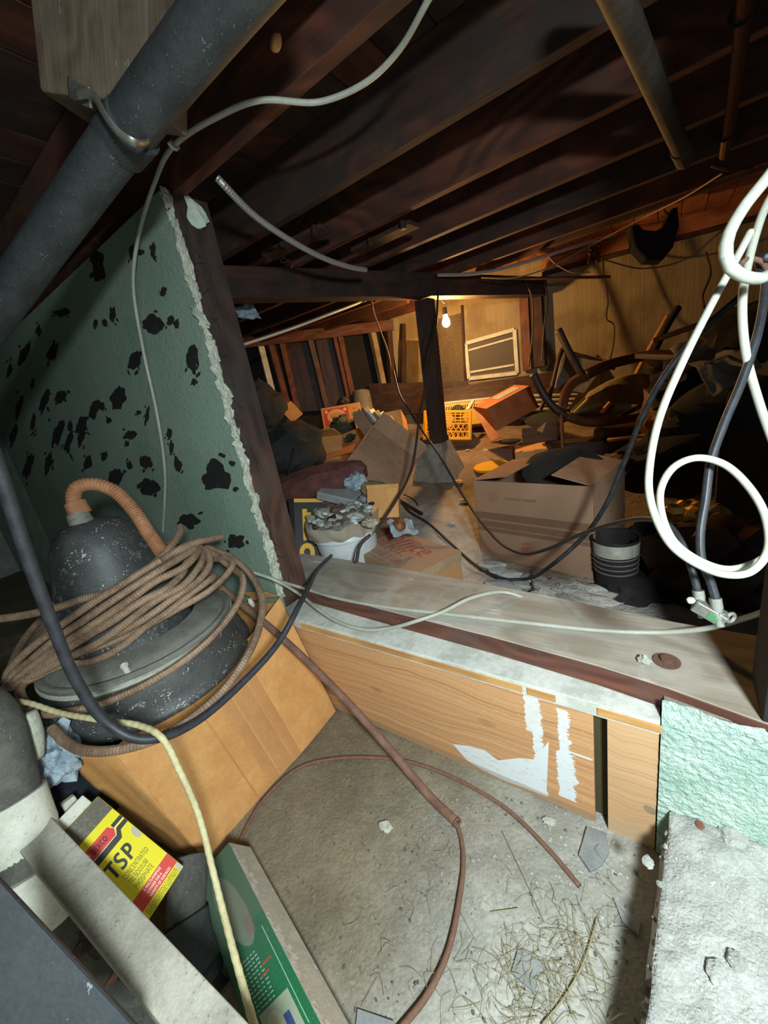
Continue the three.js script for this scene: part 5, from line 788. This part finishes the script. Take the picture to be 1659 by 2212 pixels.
{ // cloth, cushion and bag at the left
  solo('rolled_cushion', lump(0.34, 0.105, 0.16, 41, 0.12, 1.4, 5, 0.1).rotateY(0.45).rotateZ(0.16).translate(...Z(684, 1046, 2.3).toArray()), M.maroon, 'maroon rolled cushion in front of the black bag', 'cushion');
  const bg = thing('black_bag', 'big slumped black bag behind the jamb stud', 'bag', G(640, 1030)); wpart('bag_body', lump(0.27, 0.2, 0.24, 43, 0.2, 1.5, 5, 0.15).translate(...Z(622, 978, 2.65).toArray()), M.blackCloth, bg); wpart('bag_body', lump(0.19, 0.26, 0.18, 47, 0.2, 1.5, 5, 0.15).translate(...Z(572, 905, 2.9).toArray()), M.blackCloth, bg);
  wpart('strap', sweep([Z(640, 930, 2.45), Z(634, 970, 2.42), Z(622, 1025, 2.4)], 0.01, { seg: 6, sx: 0.3 }), M.black, bg);
  solo('pale_rag', lump(0.07, 0.05, 0.05, 51, 0.4, 2.4, 4, 0.4).translate(...Z(768, 1040, 2.15).toArray()), M.paleBlue, 'pale blue rag between the cushion and the tilted carton', 'rag');
  solo('tan_cloth', lump(0.09, 0.045, 0.06, 53, 0.3, 2.2, 4, 0.3).rotateZ(-0.3).translate(...Z(812, 1058, 2.1).toArray()), M.olive, 'mottled olive cloth under the tilted carton', 'cloth');
  const yb = carton('small_carton', 'small mustard carton behind the bucket', { w: 0.16, h: 0.17, d: 0.1, mat: M.kraft, lid: 0.02 }); placeFront(yb, { w: 0.16, d: 0.1 }, Z(795, 1120, 2.02), Z(862, 1117, 2.0), Z(793, 1060, 2.04));
  solo('dark_case', bx(0.22, 0.05, 0.16, 0.01).rotateY(0.3).rotateZ(-0.35).translate(...Z(735, 1068, 2.15).toArray()), M.slate, 'flat dark grey case behind the bucket', 'case');
  solo('paper_scrap', sheet(Z(835, 1125, 1.9), Z(880, 1118, 1.95), Z(905, 1150, 1.88), Z(850, 1160, 1.8), 8, 6, (u, v) => 0.03 * nz(u * 3, v * 3, 3), 0.002), M.paleBlue, 'crumpled pale blue paper beside the printed carton', 'paper');
  solo('brown_jar', lump(0.035, 0.035, 0.035, 57, 0.1, 1, 3).translate(...Z(862, 1137, 1.88).toArray()), M.leather, 'small round brown pot behind the printed carton', 'pot');
  cable('stick', [G(838, 1062, 0.04), G(875, 1088, 0.03), G(912, 1110, 0.02)], 0.011, M.darkWood, 'brown stick on the pale dirt patch', 'stick', { seg: 6 });
  cable('twig', [G(872, 1068, 0.02), G(895, 1080, 0.02), G(903, 1092, 0.01)], 0.004, M.darkWood, 'thin dark twig above the brown stick', 'twig');
}
{ // open cartons
  // tilted open carton with its base turned to us
  const bl = Z(757, 985, 2.2), br = Z(868, 1066, 2.25), tl = Z(793, 912, 2.5), w = bl.distanceTo(br), h = bl.distanceTo(tl), d = 0.1;
  const t = carton('tilted_carton', 'tipped brown carton whose ridged base faces us', { w, h, d, mat: M.kraftDull, flaps: { front: [172, 0.12], left: [150, 0.16] } });
  placeFront(t, { w, d }, bl, br, tl); part('base_fold', bx(w * 0.92, h * 0.42, 0.004, 0.001).translate(0, h * 0.72, d / 2 + 0.006), M.kraftDull, t); part('base_fold', bx(w * 0.99, h * 0.5, 0.004, 0.001).translate(0, h * 0.25, d / 2 + 0.0045), M.kraftDull, t);
  wpart('flap', slab([Z(790, 918, 2.5), Z(906, 980, 2.45), Z(920, 960, 2.6), Z(804, 894, 2.62)], 0.005), M.kraft, t);
  // fruit carton
  const f = { w: 0.42, h: 0.3, d: 0.3 }, fl = Z(703, 942, 3.5), fr = Z(786, 928, 3.5); f.w = fl.distanceTo(fr); f.h = fl.distanceTo(Z(700, 882, 3.5));
  const fb = carton('fruit_carton', 'open fruit carton with red printed front by the stud wall', { ...f, mat: M.kraft }); placeFront(fb, f, fl, fr, Z(700, 882, 3.5).add(V(0, 0, 0)));
  const tx = canvasTex(800, 600, (x, W, H) => { kraftBg(x, W, H, [206, 150, 88], [186, 128, 70]); x.fillStyle = '#c23a2c'; x.fillRect(30, 40, 520, 520); x.fillStyle = '#d8a066'; x.beginPath(); x.ellipse(290, 210, 190, 150, 0, 0, 7); x.fill(); x.fillRect(120, 330, 340, 160); for (const cx of [95, 485]) { x.fillStyle = '#ecd0a0'; x.beginPath(); x.arc(cx, 95, 32, 0, 7); x.fill(); x.fillStyle = '#b83428'; x.beginPath(); x.arc(cx, 95, 12, 0, 7); x.fill(); } x.strokeStyle = '#8a6a34'; x.lineWidth = 10; for (let k = 0; k < 4; k++) { x.beginPath(); x.ellipse(290, 190 + k * 22, 130 - k * 14, 34, 0, 0, 7); x.stroke(); } x.fillStyle = '#5c4c24'; x.font = 'bold 88px serif'; x.fillText('FRESH', 150, 440); x.fillStyle = '#4a4a34'; x.beginPath(); x.arc(690, 250, 76, 0, 7); x.fill(); x.strokeStyle = '#c89a5c'; x.lineWidth = 6; x.beginPath(); x.arc(690, 250, 58, 0, 7); x.stroke(); x.font = 'bold 40px sans-serif'; x.fillText('NET', 640, 120); });
  print(fb.getObjectByName('front_panel'), f.w - 0.004, f.h - 0.004, tx, [0, f.h / 2, f.d / 2 + 0.0035]);
  for (const z of [-0.05, 0.06]) { const o = part('hand_hole', new THREE.CylinderGeometry(0.022, 0.022, 0.007, 20).rotateZ(Math.PI / 2).translate(-f.w / 2, f.h * 0.78, z), M.kraft, fb.getObjectByName('side_panel')); }
  solo('bottle_top', stoneGeo(0.06, 0.05, 0.05, 88, 2, 0.3).translate(...Z(742, 868, 3.62).toArray()), M.greenDark, 'dark crumpled thing inside the fruit carton', 'debris');
  // flapped carton with the dark green bag
  const g = carton('flapped_carton', 'burst open carton with raised flaps left of the fruit carton', { w: 0.34, h: 0.2, d: 0.34, mat: M.kraft, flaps: { left: [100, 0.17], right: [160, 0.15], front: [200, 0.2], back: [120, 0.14] } });
  placeFront(g, { w: 0.34, d: 0.34 }, Z(640, 1000, 2.85), Z(722, 992, 2.8), Z(636, 938, 2.95));
  solo('raised_flap', slab([Z(632, 912, 2.75), Z(654, 893, 2.85), Z(628, 863, 2.95), Z(603, 884, 2.85)], 0.005), M.kraft, 'bright upright cardboard flap above the black bag', 'cardboard');
  solo('cardboard_piece', slab([Z(650, 958, 2.85), Z(696, 992, 2.8), Z(722, 965, 2.82), Z(712, 918, 2.95)], 0.005), M.kraft, 'slanted tan cardboard panel above the maroon cushion', 'cardboard');
  solo('cardboard_piece', slab([Z(700, 992, 2.78), Z(762, 975, 2.75), Z(768, 955, 2.85), Z(718, 962, 2.9)], 0.005), std({ color: 0xb06a3c, roughness: 0.8 }), 'reddish printed cardboard flap below the dark green bag', 'cardboard');
  solo('green_bag', lump(0.1, 0.11, 0.09, 61, 0.3, 2, 5, 0.3).translate(...Z(740, 930, 2.95).toArray()), M.greenDark, 'dark green crumpled bag in front of the fruit carton', 'bag');
  const k = carton('folder_carton', 'low carton packed with folders beside the fruit carton', { w: 0.3, h: 0.16, d: 0.36, mat: M.kraft }); placeFront(k, { w: 0.3, d: 0.36 }, Z(790, 945, 3.0), Z(868, 930, 2.95), Z(788, 905, 3.0));
  for (let i = 0; i < 6; i++) { const p = Z(800 + i * 11, 897 + i * 3.2, 3.0), mm = [M.tarpGrey, M.white, M.olive, M.white, M.white, M.kraftPale][i]; solo('folder', bx(0.024, 0.13, 0.25, 0.003).rotateZ(0.5).rotateY(0.5).translate(p.x, p.y, p.z), mm, ['grey folder at the left end of the folder carton', 'first white folder beside the grey one', 'olive box file in the middle of the folder carton', 'second white folder right of the olive file', 'third white folder near the right end of the row', 'tan folder at the right end of the folder carton'][i], 'folder', 'folders in the folder carton'); }
  const can = thing('plastic_jug', 'dusty pale plastic jug behind the fruit carton', 'jug', Z(782, 880, 4.1)); wpart('jug_body', sweep([Z(785, 890, 4.05), Z(782, 862, 4.05), Z(780, 846, 4.05)], (u) => 0.11 - 0.02 * u, { seg: 16, n: 10 }), M.tarpGrey, can); wpart('cap', sweep([Z(780, 848, 4.05), Z(779, 840, 4.05)], 0.035, { seg: 14, n: 4 }), M.black, can);
}
{ // milk crate
  const fl = Z(916, 950, 3.45), fr = Z(1016, 950, 3.4), tl = Z(914, 892, 3.45), w = fl.distanceTo(fr), h = 0.26, d = 0.32, t = thing('milk_crate', 'yellow plastic milk crate holding a dark ball behind the pier', 'crate'), m = axes(fl, fr, tl); m.multiply(new THREE.Matrix4().makeTranslation(w / 2, 0, -d / 2)); frameTo(t, m);
  const side = (L) => { const l = []; for (const y of [0.012, h - 0.012]) l.push(bx(L, 0.024, 0.014, 0.002).translate(0, y, 0)); for (let k = 1; k < 4; k++) l.push(bx(L, 0.009, 0.01, 0.001).translate(0, h - 0.012 - k * 0.026, 0)); for (let i = 0; i <= 9; i++) l.push(bx(0.009, h * 0.4, 0.01, 0.001).translate(-L / 2 + L * i / 9, h - h * 0.2, 0)); l.push(bx(L, 0.012, 0.01, 0.001).translate(0, h * 0.55, 0), bx(L, 0.012, 0.01, 0.001).translate(0, h * 0.28, 0)); for (let i = -1; i < 10; i++) for (const s of [1, -1]) { const x0 = -L / 2 + L * (i + 0.5) / 9.5; l.push(bx(0.009, h * 0.52, 0.008, 0.001).rotateZ(s * 0.5).translate(Math.max(-L / 2 + 0.05, Math.min(L / 2 - 0.05, x0)), h * 0.32, 0)); } for (const s of [-1, 1]) l.push(bx(0.02, h, 0.02, 0.002).translate(s * (L / 2 - 0.01), h / 2, 0)); return mergeGeometries(l); };
  part('side_wall', side(w).translate(0, 0, d / 2), M.yellowPl, t); part('side_wall', side(w).translate(0, 0, -d / 2), M.yellowPl, t); part('side_wall', side(d).rotateY(Math.PI / 2).translate(-w / 2, 0, 0), M.yellowPl, t); part('side_wall', side(d).rotateY(Math.PI / 2).translate(w / 2, 0, 0), M.yellowPl, t); part('floor_grid', bx(w, 0.01, d, 0.002).translate(0, 0.006, 0), M.yellowPl, t);
  solo('dark_ball', new THREE.SphereGeometry(0.062, 28, 20).translate(...Z(989, 889, 3.6).toArray()), M.greenDark, 'dark round ball in the yellow milk crate', 'ball');
  solo('rolled_paper', sweep([Z(1010, 885, 3.4), Z(1022, 866, 3.5)], 0.017, { seg: 12, n: 4 }), M.white, 'pale paper roll at the right corner of the milk crate', 'paper');
  // wall heater behind
  const a = Z(952, 925, 3.72), b = Z(1070, 912, 3.72), c = Z(952, 872, 3.72), hw = a.distanceTo(b), hh = a.distanceTo(c), ht = thing('vent_heater', 'pale metal heater with a slotted top behind the milk crate', 'heater'); frameTo(ht, axes(a, b, c));
  part('casing', bx(hw, hh, 0.14, 0.008).translate(hw / 2, hh / 2, -0.07), M.yellowPl.clone(), ht).material.color.set(0xd8b25c); for (let i = 0; i < 22; i++) part('slot', bx(0.008, 0.045, 0.004, 0.001).rotateZ(-0.35).translate(0.03 + i * (hw - 0.06) / 21, hh - 0.06, 0.001), M.black, ht); part('top_rail', bx(hw + 0.01, 0.02, 0.15, 0.003).translate(hw / 2, hh, -0.07), M.white, ht);
  const l2 = thing('louvre_unit', 'white slatted unit lying behind the broken armchair', 'unit'), A = Z(1150, 888, 3.6), B = Z(1268, 885, 3.6), C = Z(1150, 854, 3.6), lw = A.distanceTo(B); frameTo(l2, axes(A, B, C)); for (let i = 0; i < 4; i++) part('slat', bx(lw, 0.02, 0.05, 0.004).translate(lw / 2, 0.015 + i * 0.042, 0), M.white, l2); part('back_plate', bx(lw, 0.17, 0.01, 0.002).translate(lw / 2, 0.08, -0.03), M.tarPaper, l2);
}
{ // orange brown long carton tipped over
  const o = Z(1052, 882, 3.0), b = Z(1142, 834, 3.06), dn = Z(1074, 928, 3.02), q = Z(1024, 877, 3.2), mt = grit(151, [176, 104, 60], [146, 80, 44], { size: 0.3, bump: 0.0008, rough: 0.55 }), t = thing('long_carton', 'reddish brown long carton tipped up with a window in its top', 'box', dn.clone());
  const E = (p, r) => p.clone().sub(r), th = 0.006, P = (n, a, e1, e2, m = mt) => { const nn = e1.clone().cross(e2).normalize().multiplyScalar(th); return wpart(n, hexa(a, a.clone().add(e1), a.clone().add(e2), a.clone().sub(nn)), m, t); }, x = E(b, o), y = E(dn, o), zb = E(q, o);
  P('front_panel', o, x, y); P('top_panel', o, x, zb); P('back_panel', q, x, y); P('end_panel', b, zb, y); P('bottom_panel', dn, x, zb);
  wpart('label_window', slab([[0.35, 0.25], [0.9, 0.25], [0.9, 0.75], [0.35, 0.75]].map(([u, v]) => o.clone().addScaledVector(x, u).addScaledVector(zb, v).addScaledVector(V(0, 1, 0), 0.004)), 0.003), M.slate, t);
  wpart('end_flap', hexa(o, dn, q, o.clone().addScaledVector(x, -0.02)), mt, t); wpart('end_flap', slab([Z(1024, 884, 3.1), Z(1040, 884, 3.0), Z(1082, 944, 2.9), Z(1060, 954, 2.9)].reverse(), 0.006), mt, t); wpart('end_flap', slab([Z(1060, 955, 2.9), Z(1082, 943, 2.9), Z(1118, 952, 2.95), Z(1112, 962, 2.9)].reverse(), 0.006), mt, t);
  // small carton
  const s = { w: 0.22, h: 0.11, d: 0.2 }, bl = G(1115, 1006), br = G(1184, 1004); s.w = bl.distanceTo(br); s.h = s.w * 0.44; br.y = bl.y; const sc = carton('low_carton', 'low brown carton with a sagging lid beyond the moving carton', { ...s, mat: M.kraft, flaps: { front: [8, s.d * 0.98] } }); placeFront(sc, s, bl, br, bl.clone().add(V(0, 1, 0)));
  const yl = G(1062, 1010, 0.02); const ld = thing('pail_cover', 'round yellow lid lying on the dirt', 'lid', yl.clone()), lg = new THREE.LatheGeometry([[0, 0.014], [0.11, 0.014], [0.125, 0.019], [0.135, 0.018], [0.137, 0.0], [0.128, 0.0]].map(([r, y]) => new THREE.Vector2(r, y)), 48); part('disc', lg, M.yellowPl, ld); ld.rotation.x = 0.06;
  [[1048, 973, 0.03], [1010, 972, 0.02], [988, 1040, 0.04], [1028, 1040, 0.025], [1000, 1080, 0.035], [975, 1130, 0.025]].forEach(([x, y, r], i) => solo('plaster_flake', stoneGeo(r, r * 0.3, r * 0.7, 130 + i, 1, 0.6).translate(...G(x, y, 0.01).toArray()), i === 2 ? M.kraft : M.plaster, ['pale flake on the dirt left of the low carton', 'pale flake on the dirt near the milk crate', 'orange brown flake beside the pier foot', 'small pale flake below the yellow lid', 'pale flake on the lit dirt beside the coax cable', 'small chip on the pale dirt patch'][i], 'flake'));
  // cracked crust right behind the sill
  [[1075, 1232], [1102, 1240], [1085, 1262], [1125, 1262], [1150, 1250], [1060, 1220], [1108, 1278]].forEach(([x, y], i) => solo('dirt_slab', stoneGeo(0.05 + 0.012 * (i % 3), 0.012, 0.04, 150 + i, 1, 0.4).translate(...G(x, y, 0.008).toArray()), M.concrete, 'flat cracked slab of dry dirt in front of the moving carton', 'slab', 'cracked dirt slabs behind the sill'));
}
{ // broken armchair
  const z = 2.75, t = thing('broken_armchair', 'upturned broken wooden armchair on the junk pile', 'chair', G(1300, 960)), W = M.chairWood, sq = (n, P, r, m = W, o = {}) => wpart(n, sweep(P, r, { seg: 4, phase: 0.78, n: 26, ...o }), m, t);
  sq('leg', [Z(1206, 712, z), Z(1232, 765, z), Z(1262, 818, z)], 0.03, M.darkWood); sq('leg', [Z(1152, 808, z - 0.1), Z(1170, 845, z - 0.1), Z(1196, 880, z - 0.1), Z(1228, 902, z - 0.1)], 0.03, M.darkWood);
  sq('seat_rail', [Z(1222, 898, z - 0.1), Z(1260, 910, z - 0.1), Z(1320, 912, z - 0.1), Z(1390, 902, z - 0.08)], 0.036); sq('seat_rail', [Z(1262, 812, z), Z(1300, 792, z), Z(1350, 778, z), Z(1398, 768, z)], 0.045); sq('seat_rail', [Z(1214, 885, z - 0.06), Z(1222, 850, z - 0.03), Z(1240, 825, z), Z(1268, 812, z)], 0.036);
  sq('arm', [Z(1428, 765, z), Z(1415, 830, z), Z(1400, 895, z)], 0.034); sq('arm', [Z(1394, 772, z - 0.02), Z(1415, 785, z - 0.02), Z(1430, 772, z - 0.02)], 0.03, M.kraft);
  sq('foot', [Z(1212, 895, z - 0.12), Z(1215, 940, z - 0.12), Z(1216, 985, z - 0.1)], 0.014); sq('stretcher', [Z(1340, 900, z), Z(1390, 872, z), Z(1412, 850, z)], 0.018); sq('stretcher', [Z(1290, 885, z), Z(1310, 862, z)], 0.016); sq('stretcher', [Z(1310, 895, z), Z(1328, 868, z)], 0.016);
  solo('seat_cushion', sheet(Z(1272, 846, 2.82), Z(1412, 812, 2.9), Z(1400, 868, 2.7), Z(1240, 890, 2.66), 20, 10, (u, v) => -0.07 * Math.sin(Math.PI * u) * (1 - v * 0.4) + 0.006 * nz(u * 4, v * 4, 2), -0.03), M.olive, 'olive upholstered seat pad in the broken armchair', 'cushion');
  solo('yellow_cloth', sheet(Z(1232, 888, 2.6), Z(1262, 858, 2.65), Z(1272, 866, 2.62), Z(1240, 896, 2.58), 8, 4, (u, v) => 0.01 * Math.sin(v * 6), 0.006), M.yellowPl.clone(), 'strip of dull yellow cloth below the seat pad', 'cloth').material.color.set(0xb89a4c);
  const c2 = thing('dining_chair', 'tipped dark dining chair with a grey back panel at the wall', 'chair', Z(1250, 840, 3.1)); wpart('back_panel', slab([Z(1198, 838, 3.1), Z(1262, 850, 3.05), Z(1312, 782, 3.1), Z(1216, 756, 3.15)], 0.02, 0.003), M.tarpGrey, c2); wpart('frame', sweep([Z(1186, 862, 3.05), Z(1196, 820, 3.08), Z(1207, 775, 3.1), Z(1215, 754, 3.12)], 0.018, { seg: 8, n: 20 }), M.darkWood, c2); wpart('frame', sweep([Z(1215, 756, 3.12), Z(1260, 770, 3.1), Z(1316, 784, 3.08)], 0.014, { seg: 8, n: 20 }), M.darkWood, c2); wpart('leg', sweep([Z(1190, 838, 3.05), Z(1178, 862, 3.0), Z(1165, 890, 2.98)], 0.016, { seg: 8, n: 10 }), M.darkWood, c2);
  solo('wood_corner', slab([Z(1275, 790, 3.3), Z(1330, 796, 3.3), Z(1290, 766, 3.35)], 0.02), M.darkWood, 'small dark wooden corner behind the dining chair', 'panel');
}
{ // junk pile at the right
  const rod = (n, P, r, m, l, c, o) => cable(n, P.map((q) => Z(...q)), r, m, l, c, o);
  rod('wooden_pole', [[1442, 682, 3.1], [1395, 768, 3.05], [1345, 862, 3.0]], 0.017, M.kraft, 'pale wooden pole leaning on the beige wall', 'pole'); rod('dark_tube', [[1464, 666, 2.9], [1440, 705, 2.85], [1410, 765, 2.8]], 0.025, M.tarPaper, 'thick dark tube leaning beside the pale pole', 'tube', { seg: 16 });
  rod('wooden_stick', [[1538, 696, 2.4], [1524, 720, 2.4], [1508, 750, 2.4]], 0.013, M.kraft, 'short pale stick behind the white cable', 'stick'); rod('white_rod', [[1520, 787, 1.8], [1575, 768, 1.8], [1625, 752, 1.8]], 0.0055, M.tarpGrey, 'thin pale rod above the grey tarp', 'rod');
  rod('stick', [[1300, 890, 2.6], [1318, 870, 2.6]], 0.014, M.kraft, 'stubby stick under the armchair', 'stick');
  solo('dark_plank', bar(Z(1415, 735, 2.6), Z(1680, 640, 2.2), 0.2, 0.03), M.darkWood, 'long dark plank sloping up to the right edge', 'plank');
  solo('dark_plank', bar(Z(1395, 765, 2.5), Z(1580, 770, 2.0), 0.16, 0.03), M.darkWood, 'dark plank lying beneath the sloping one', 'plank');
  solo('grey_tarp', sheet(Z(1448, 748, 2.0), Z(1560, 742, 1.9), Z(1645, 800, 1.7), Z(1545, 850, 1.75), 22, 14, (u, v) => 0.07 * nz(u * 2, v * 2, 3) + 0.015 * nz(u * 6, v * 6, 1), 0.004), M.tarpGrey, 'stiff grey tarp hanging over the junk pile', 'tarp');
  const cl = [[1500, 830, 2.1, 0.2, 0.16, M.navy, 'dark cloth bundle under the grey tarp'], [1580, 900, 1.9, 0.26, 0.2, M.blackCloth, 'black clothes heap right of the black coax'], [1450, 900, 2.3, 0.16, 0.18, M.leather, 'brown jacket hanging behind the white cable'], [1480, 990, 2.0, 0.24, 0.2, M.tarPaper, 'dark sack behind the white loop'], [1400, 1010, 2.1, 0.2, 0.14, M.navy, 'dark blue bundle right of the leather piece'], [1420, 1200, 1.75, 0.17, 0.17, M.blackCloth, 'black bundle beside the striped pail'], [1360, 1275, 1.6, 0.14, 0.07, M.tarPaper, 'flat dark heap behind the sill'], [1540, 1230, 1.5, 0.22, 0.2, M.darkWood, 'dark brown heap behind the splitter'], [1620, 720, 2.2, 0.24, 0.16, M.tarPaper, 'dark bundle at the top of the junk pile']];
  cl.forEach(([x, y, z, r, h, m, l], i) => solo('cloth_bundle', lump(r, h, r * 0.8, 300 + i * 7, 0.3, 1.8, 4, 0.3).translate(...Z(x, y, z).toArray()), m, l, 'bundle'));
  solo('foil_bag', (() => { const g = lump(0.13, 0.1, 0.1, 333, 0.25, 3.4, 4, 0.3).toNonIndexed(); g.computeVertexNormals(); return g; })().translate(...Z(1505, 1130, 1.6).toArray()), M.foil, 'crinkled golden foil bag inside the white loop', 'bag');
  solo('timber_log', sweep([Z(1290, 938, 2.5), Z(1330, 932, 2.5), Z(1385, 925, 2.45)], 0.042, { seg: 14, n: 14 }), M.darkWood, 'short dark log under the armchair rail', 'log');
  solo('pale_board', bar(Z(1312, 950, 2.4), Z(1400, 940, 2.3), 0.06, 0.014), M.kraft, 'pale board edge below the log', 'board');
  solo('dark_bench', bx(0.42, 0.14, 0.2, 0.01).rotateY(0.25).translate(...Z(1290, 968, 2.65).toArray()), M.darkWood, 'low dark wooden bench beneath the log', 'bench');
  solo('round_tray', lump(0.15, 0.02, 0.1, 77, 0.1, 1).rotateX(0.5).translate(...Z(1180, 905, 2.9).toArray()), M.tarPaper, 'dark tray under the tipped long carton', 'tray');
  solo('wood_scrap', bx(0.26, 0.12, 0.02, 0.003).rotateX(-0.5).rotateY(0.2).translate(...Z(1168, 938, 2.85).toArray()), M.darkWood, 'brown board scrap behind the low carton', 'board'); solo('wood_scrap', slab([Z(1160, 930, 2.8), Z(1172, 935, 2.8), Z(1180, 912, 2.8)], 0.01), M.kraft, 'small pale pointed splinter behind the low carton', 'splinter');
  solo('dark_plate', lump(0.09, 0.018, 0.06, 79, 0.08, 1).translate(...Z(1100, 953, 2.9).toArray()), M.tarPaper, 'dark oval dish below the tipped long carton', 'dish');
  // leaning boards at the right edge
  [[1606, 935, 0.0, M.darkWood, 'wide brown board leaning at the right edge'], [1652, 960, 0.05, M.oldwood, 'second leaning board behind the wide one']].forEach(([x, y, o, m, l]) => solo('leaning_board', bar(Z(x, y, 1.6 + o), Z(x - 30, y + 520, 1.35 + o), 0.15, 0.025, 0.003, V(0, 0, 1)), m, l, 'board'));
  // striped pail
  const c = G(1330, 1262, 0), pl = thing('striped_pail', 'dark pail with pale stripes right of the moving carton', 'pail', c.clone()), r = 0.085, H = 0.22; const lg = (P) => uvBox(new THREE.LatheGeometry(P.map(([a, b]) => new THREE.Vector2(a, b)), 36), true, 0);
  part('body', lg([[0, 0], [r * 0.85, 0], [r * 0.88, 0.008], [r, H], [r * 1.05, H + 0.004], [r * 0.95, H]]), M.tarPaper, pl); for (let i = 0; i < 4; i++) part('stripe', new THREE.TorusGeometry(r * (0.93 + 0.012 * i), 0.0035, 6, 40).rotateX(Math.PI / 2).translate(0, 0.08 + i * 0.022, 0), M.pier, pl); part('label_band', lg([[r * 0.975, 0.155], [r * 1.01, 0.21]]), M.greyLumber, pl);
  solo('furry_heap', lump(0.16, 0.04, 0.09, 83, 0.4, 3, 5, 0.4).translate(...G(1230, 1282, 0.02).toArray()), M.crawlDirt, 'flattened brown dirt heap just behind the sill', 'heap', null, 'stuff');
}
solo('cable_clamp', mergeGeometries([stoneGeo(0.026, 0.018, 0.02, 7, 2, 0.4), stoneGeo(0.016, 0.014, 0.015, 9, 2, 0.4).translate(-0.03, 0.008, 0)]).translate(...Y(716, 1190, SILLY + 0.014).toArray()), M.tarpGrey, 'small grey clamp lump at the end of the black cable on the sill', 'clamp');
solo('wall_plug', lump(0.01, 0.022, 0.01, 12, 0.2, 2, 3).rotateZ(0.4).translate(...Y(543, 1302, 0.5).toArray()), M.white, 'small white plastic stub behind the torn carton corner', 'plug');
solo('torn_cardboard', sheet(Y(566, 1262, 0.5), Y(598, 1258, 0.5), Y(602, 1290, 0.49), Y(572, 1288, 0.49), 6, 6, (u, v) => 0.012 * nz(u * 4, v * 4, 1), 0.004), M.kraft, 'torn cardboard scrap at the back corner of the tan box', 'cardboard');
scene.traverse((o) => { if (o.isMesh) { o.castShadow = true; o.receiveShadow = true; } });
renderer.render(scene, camera);
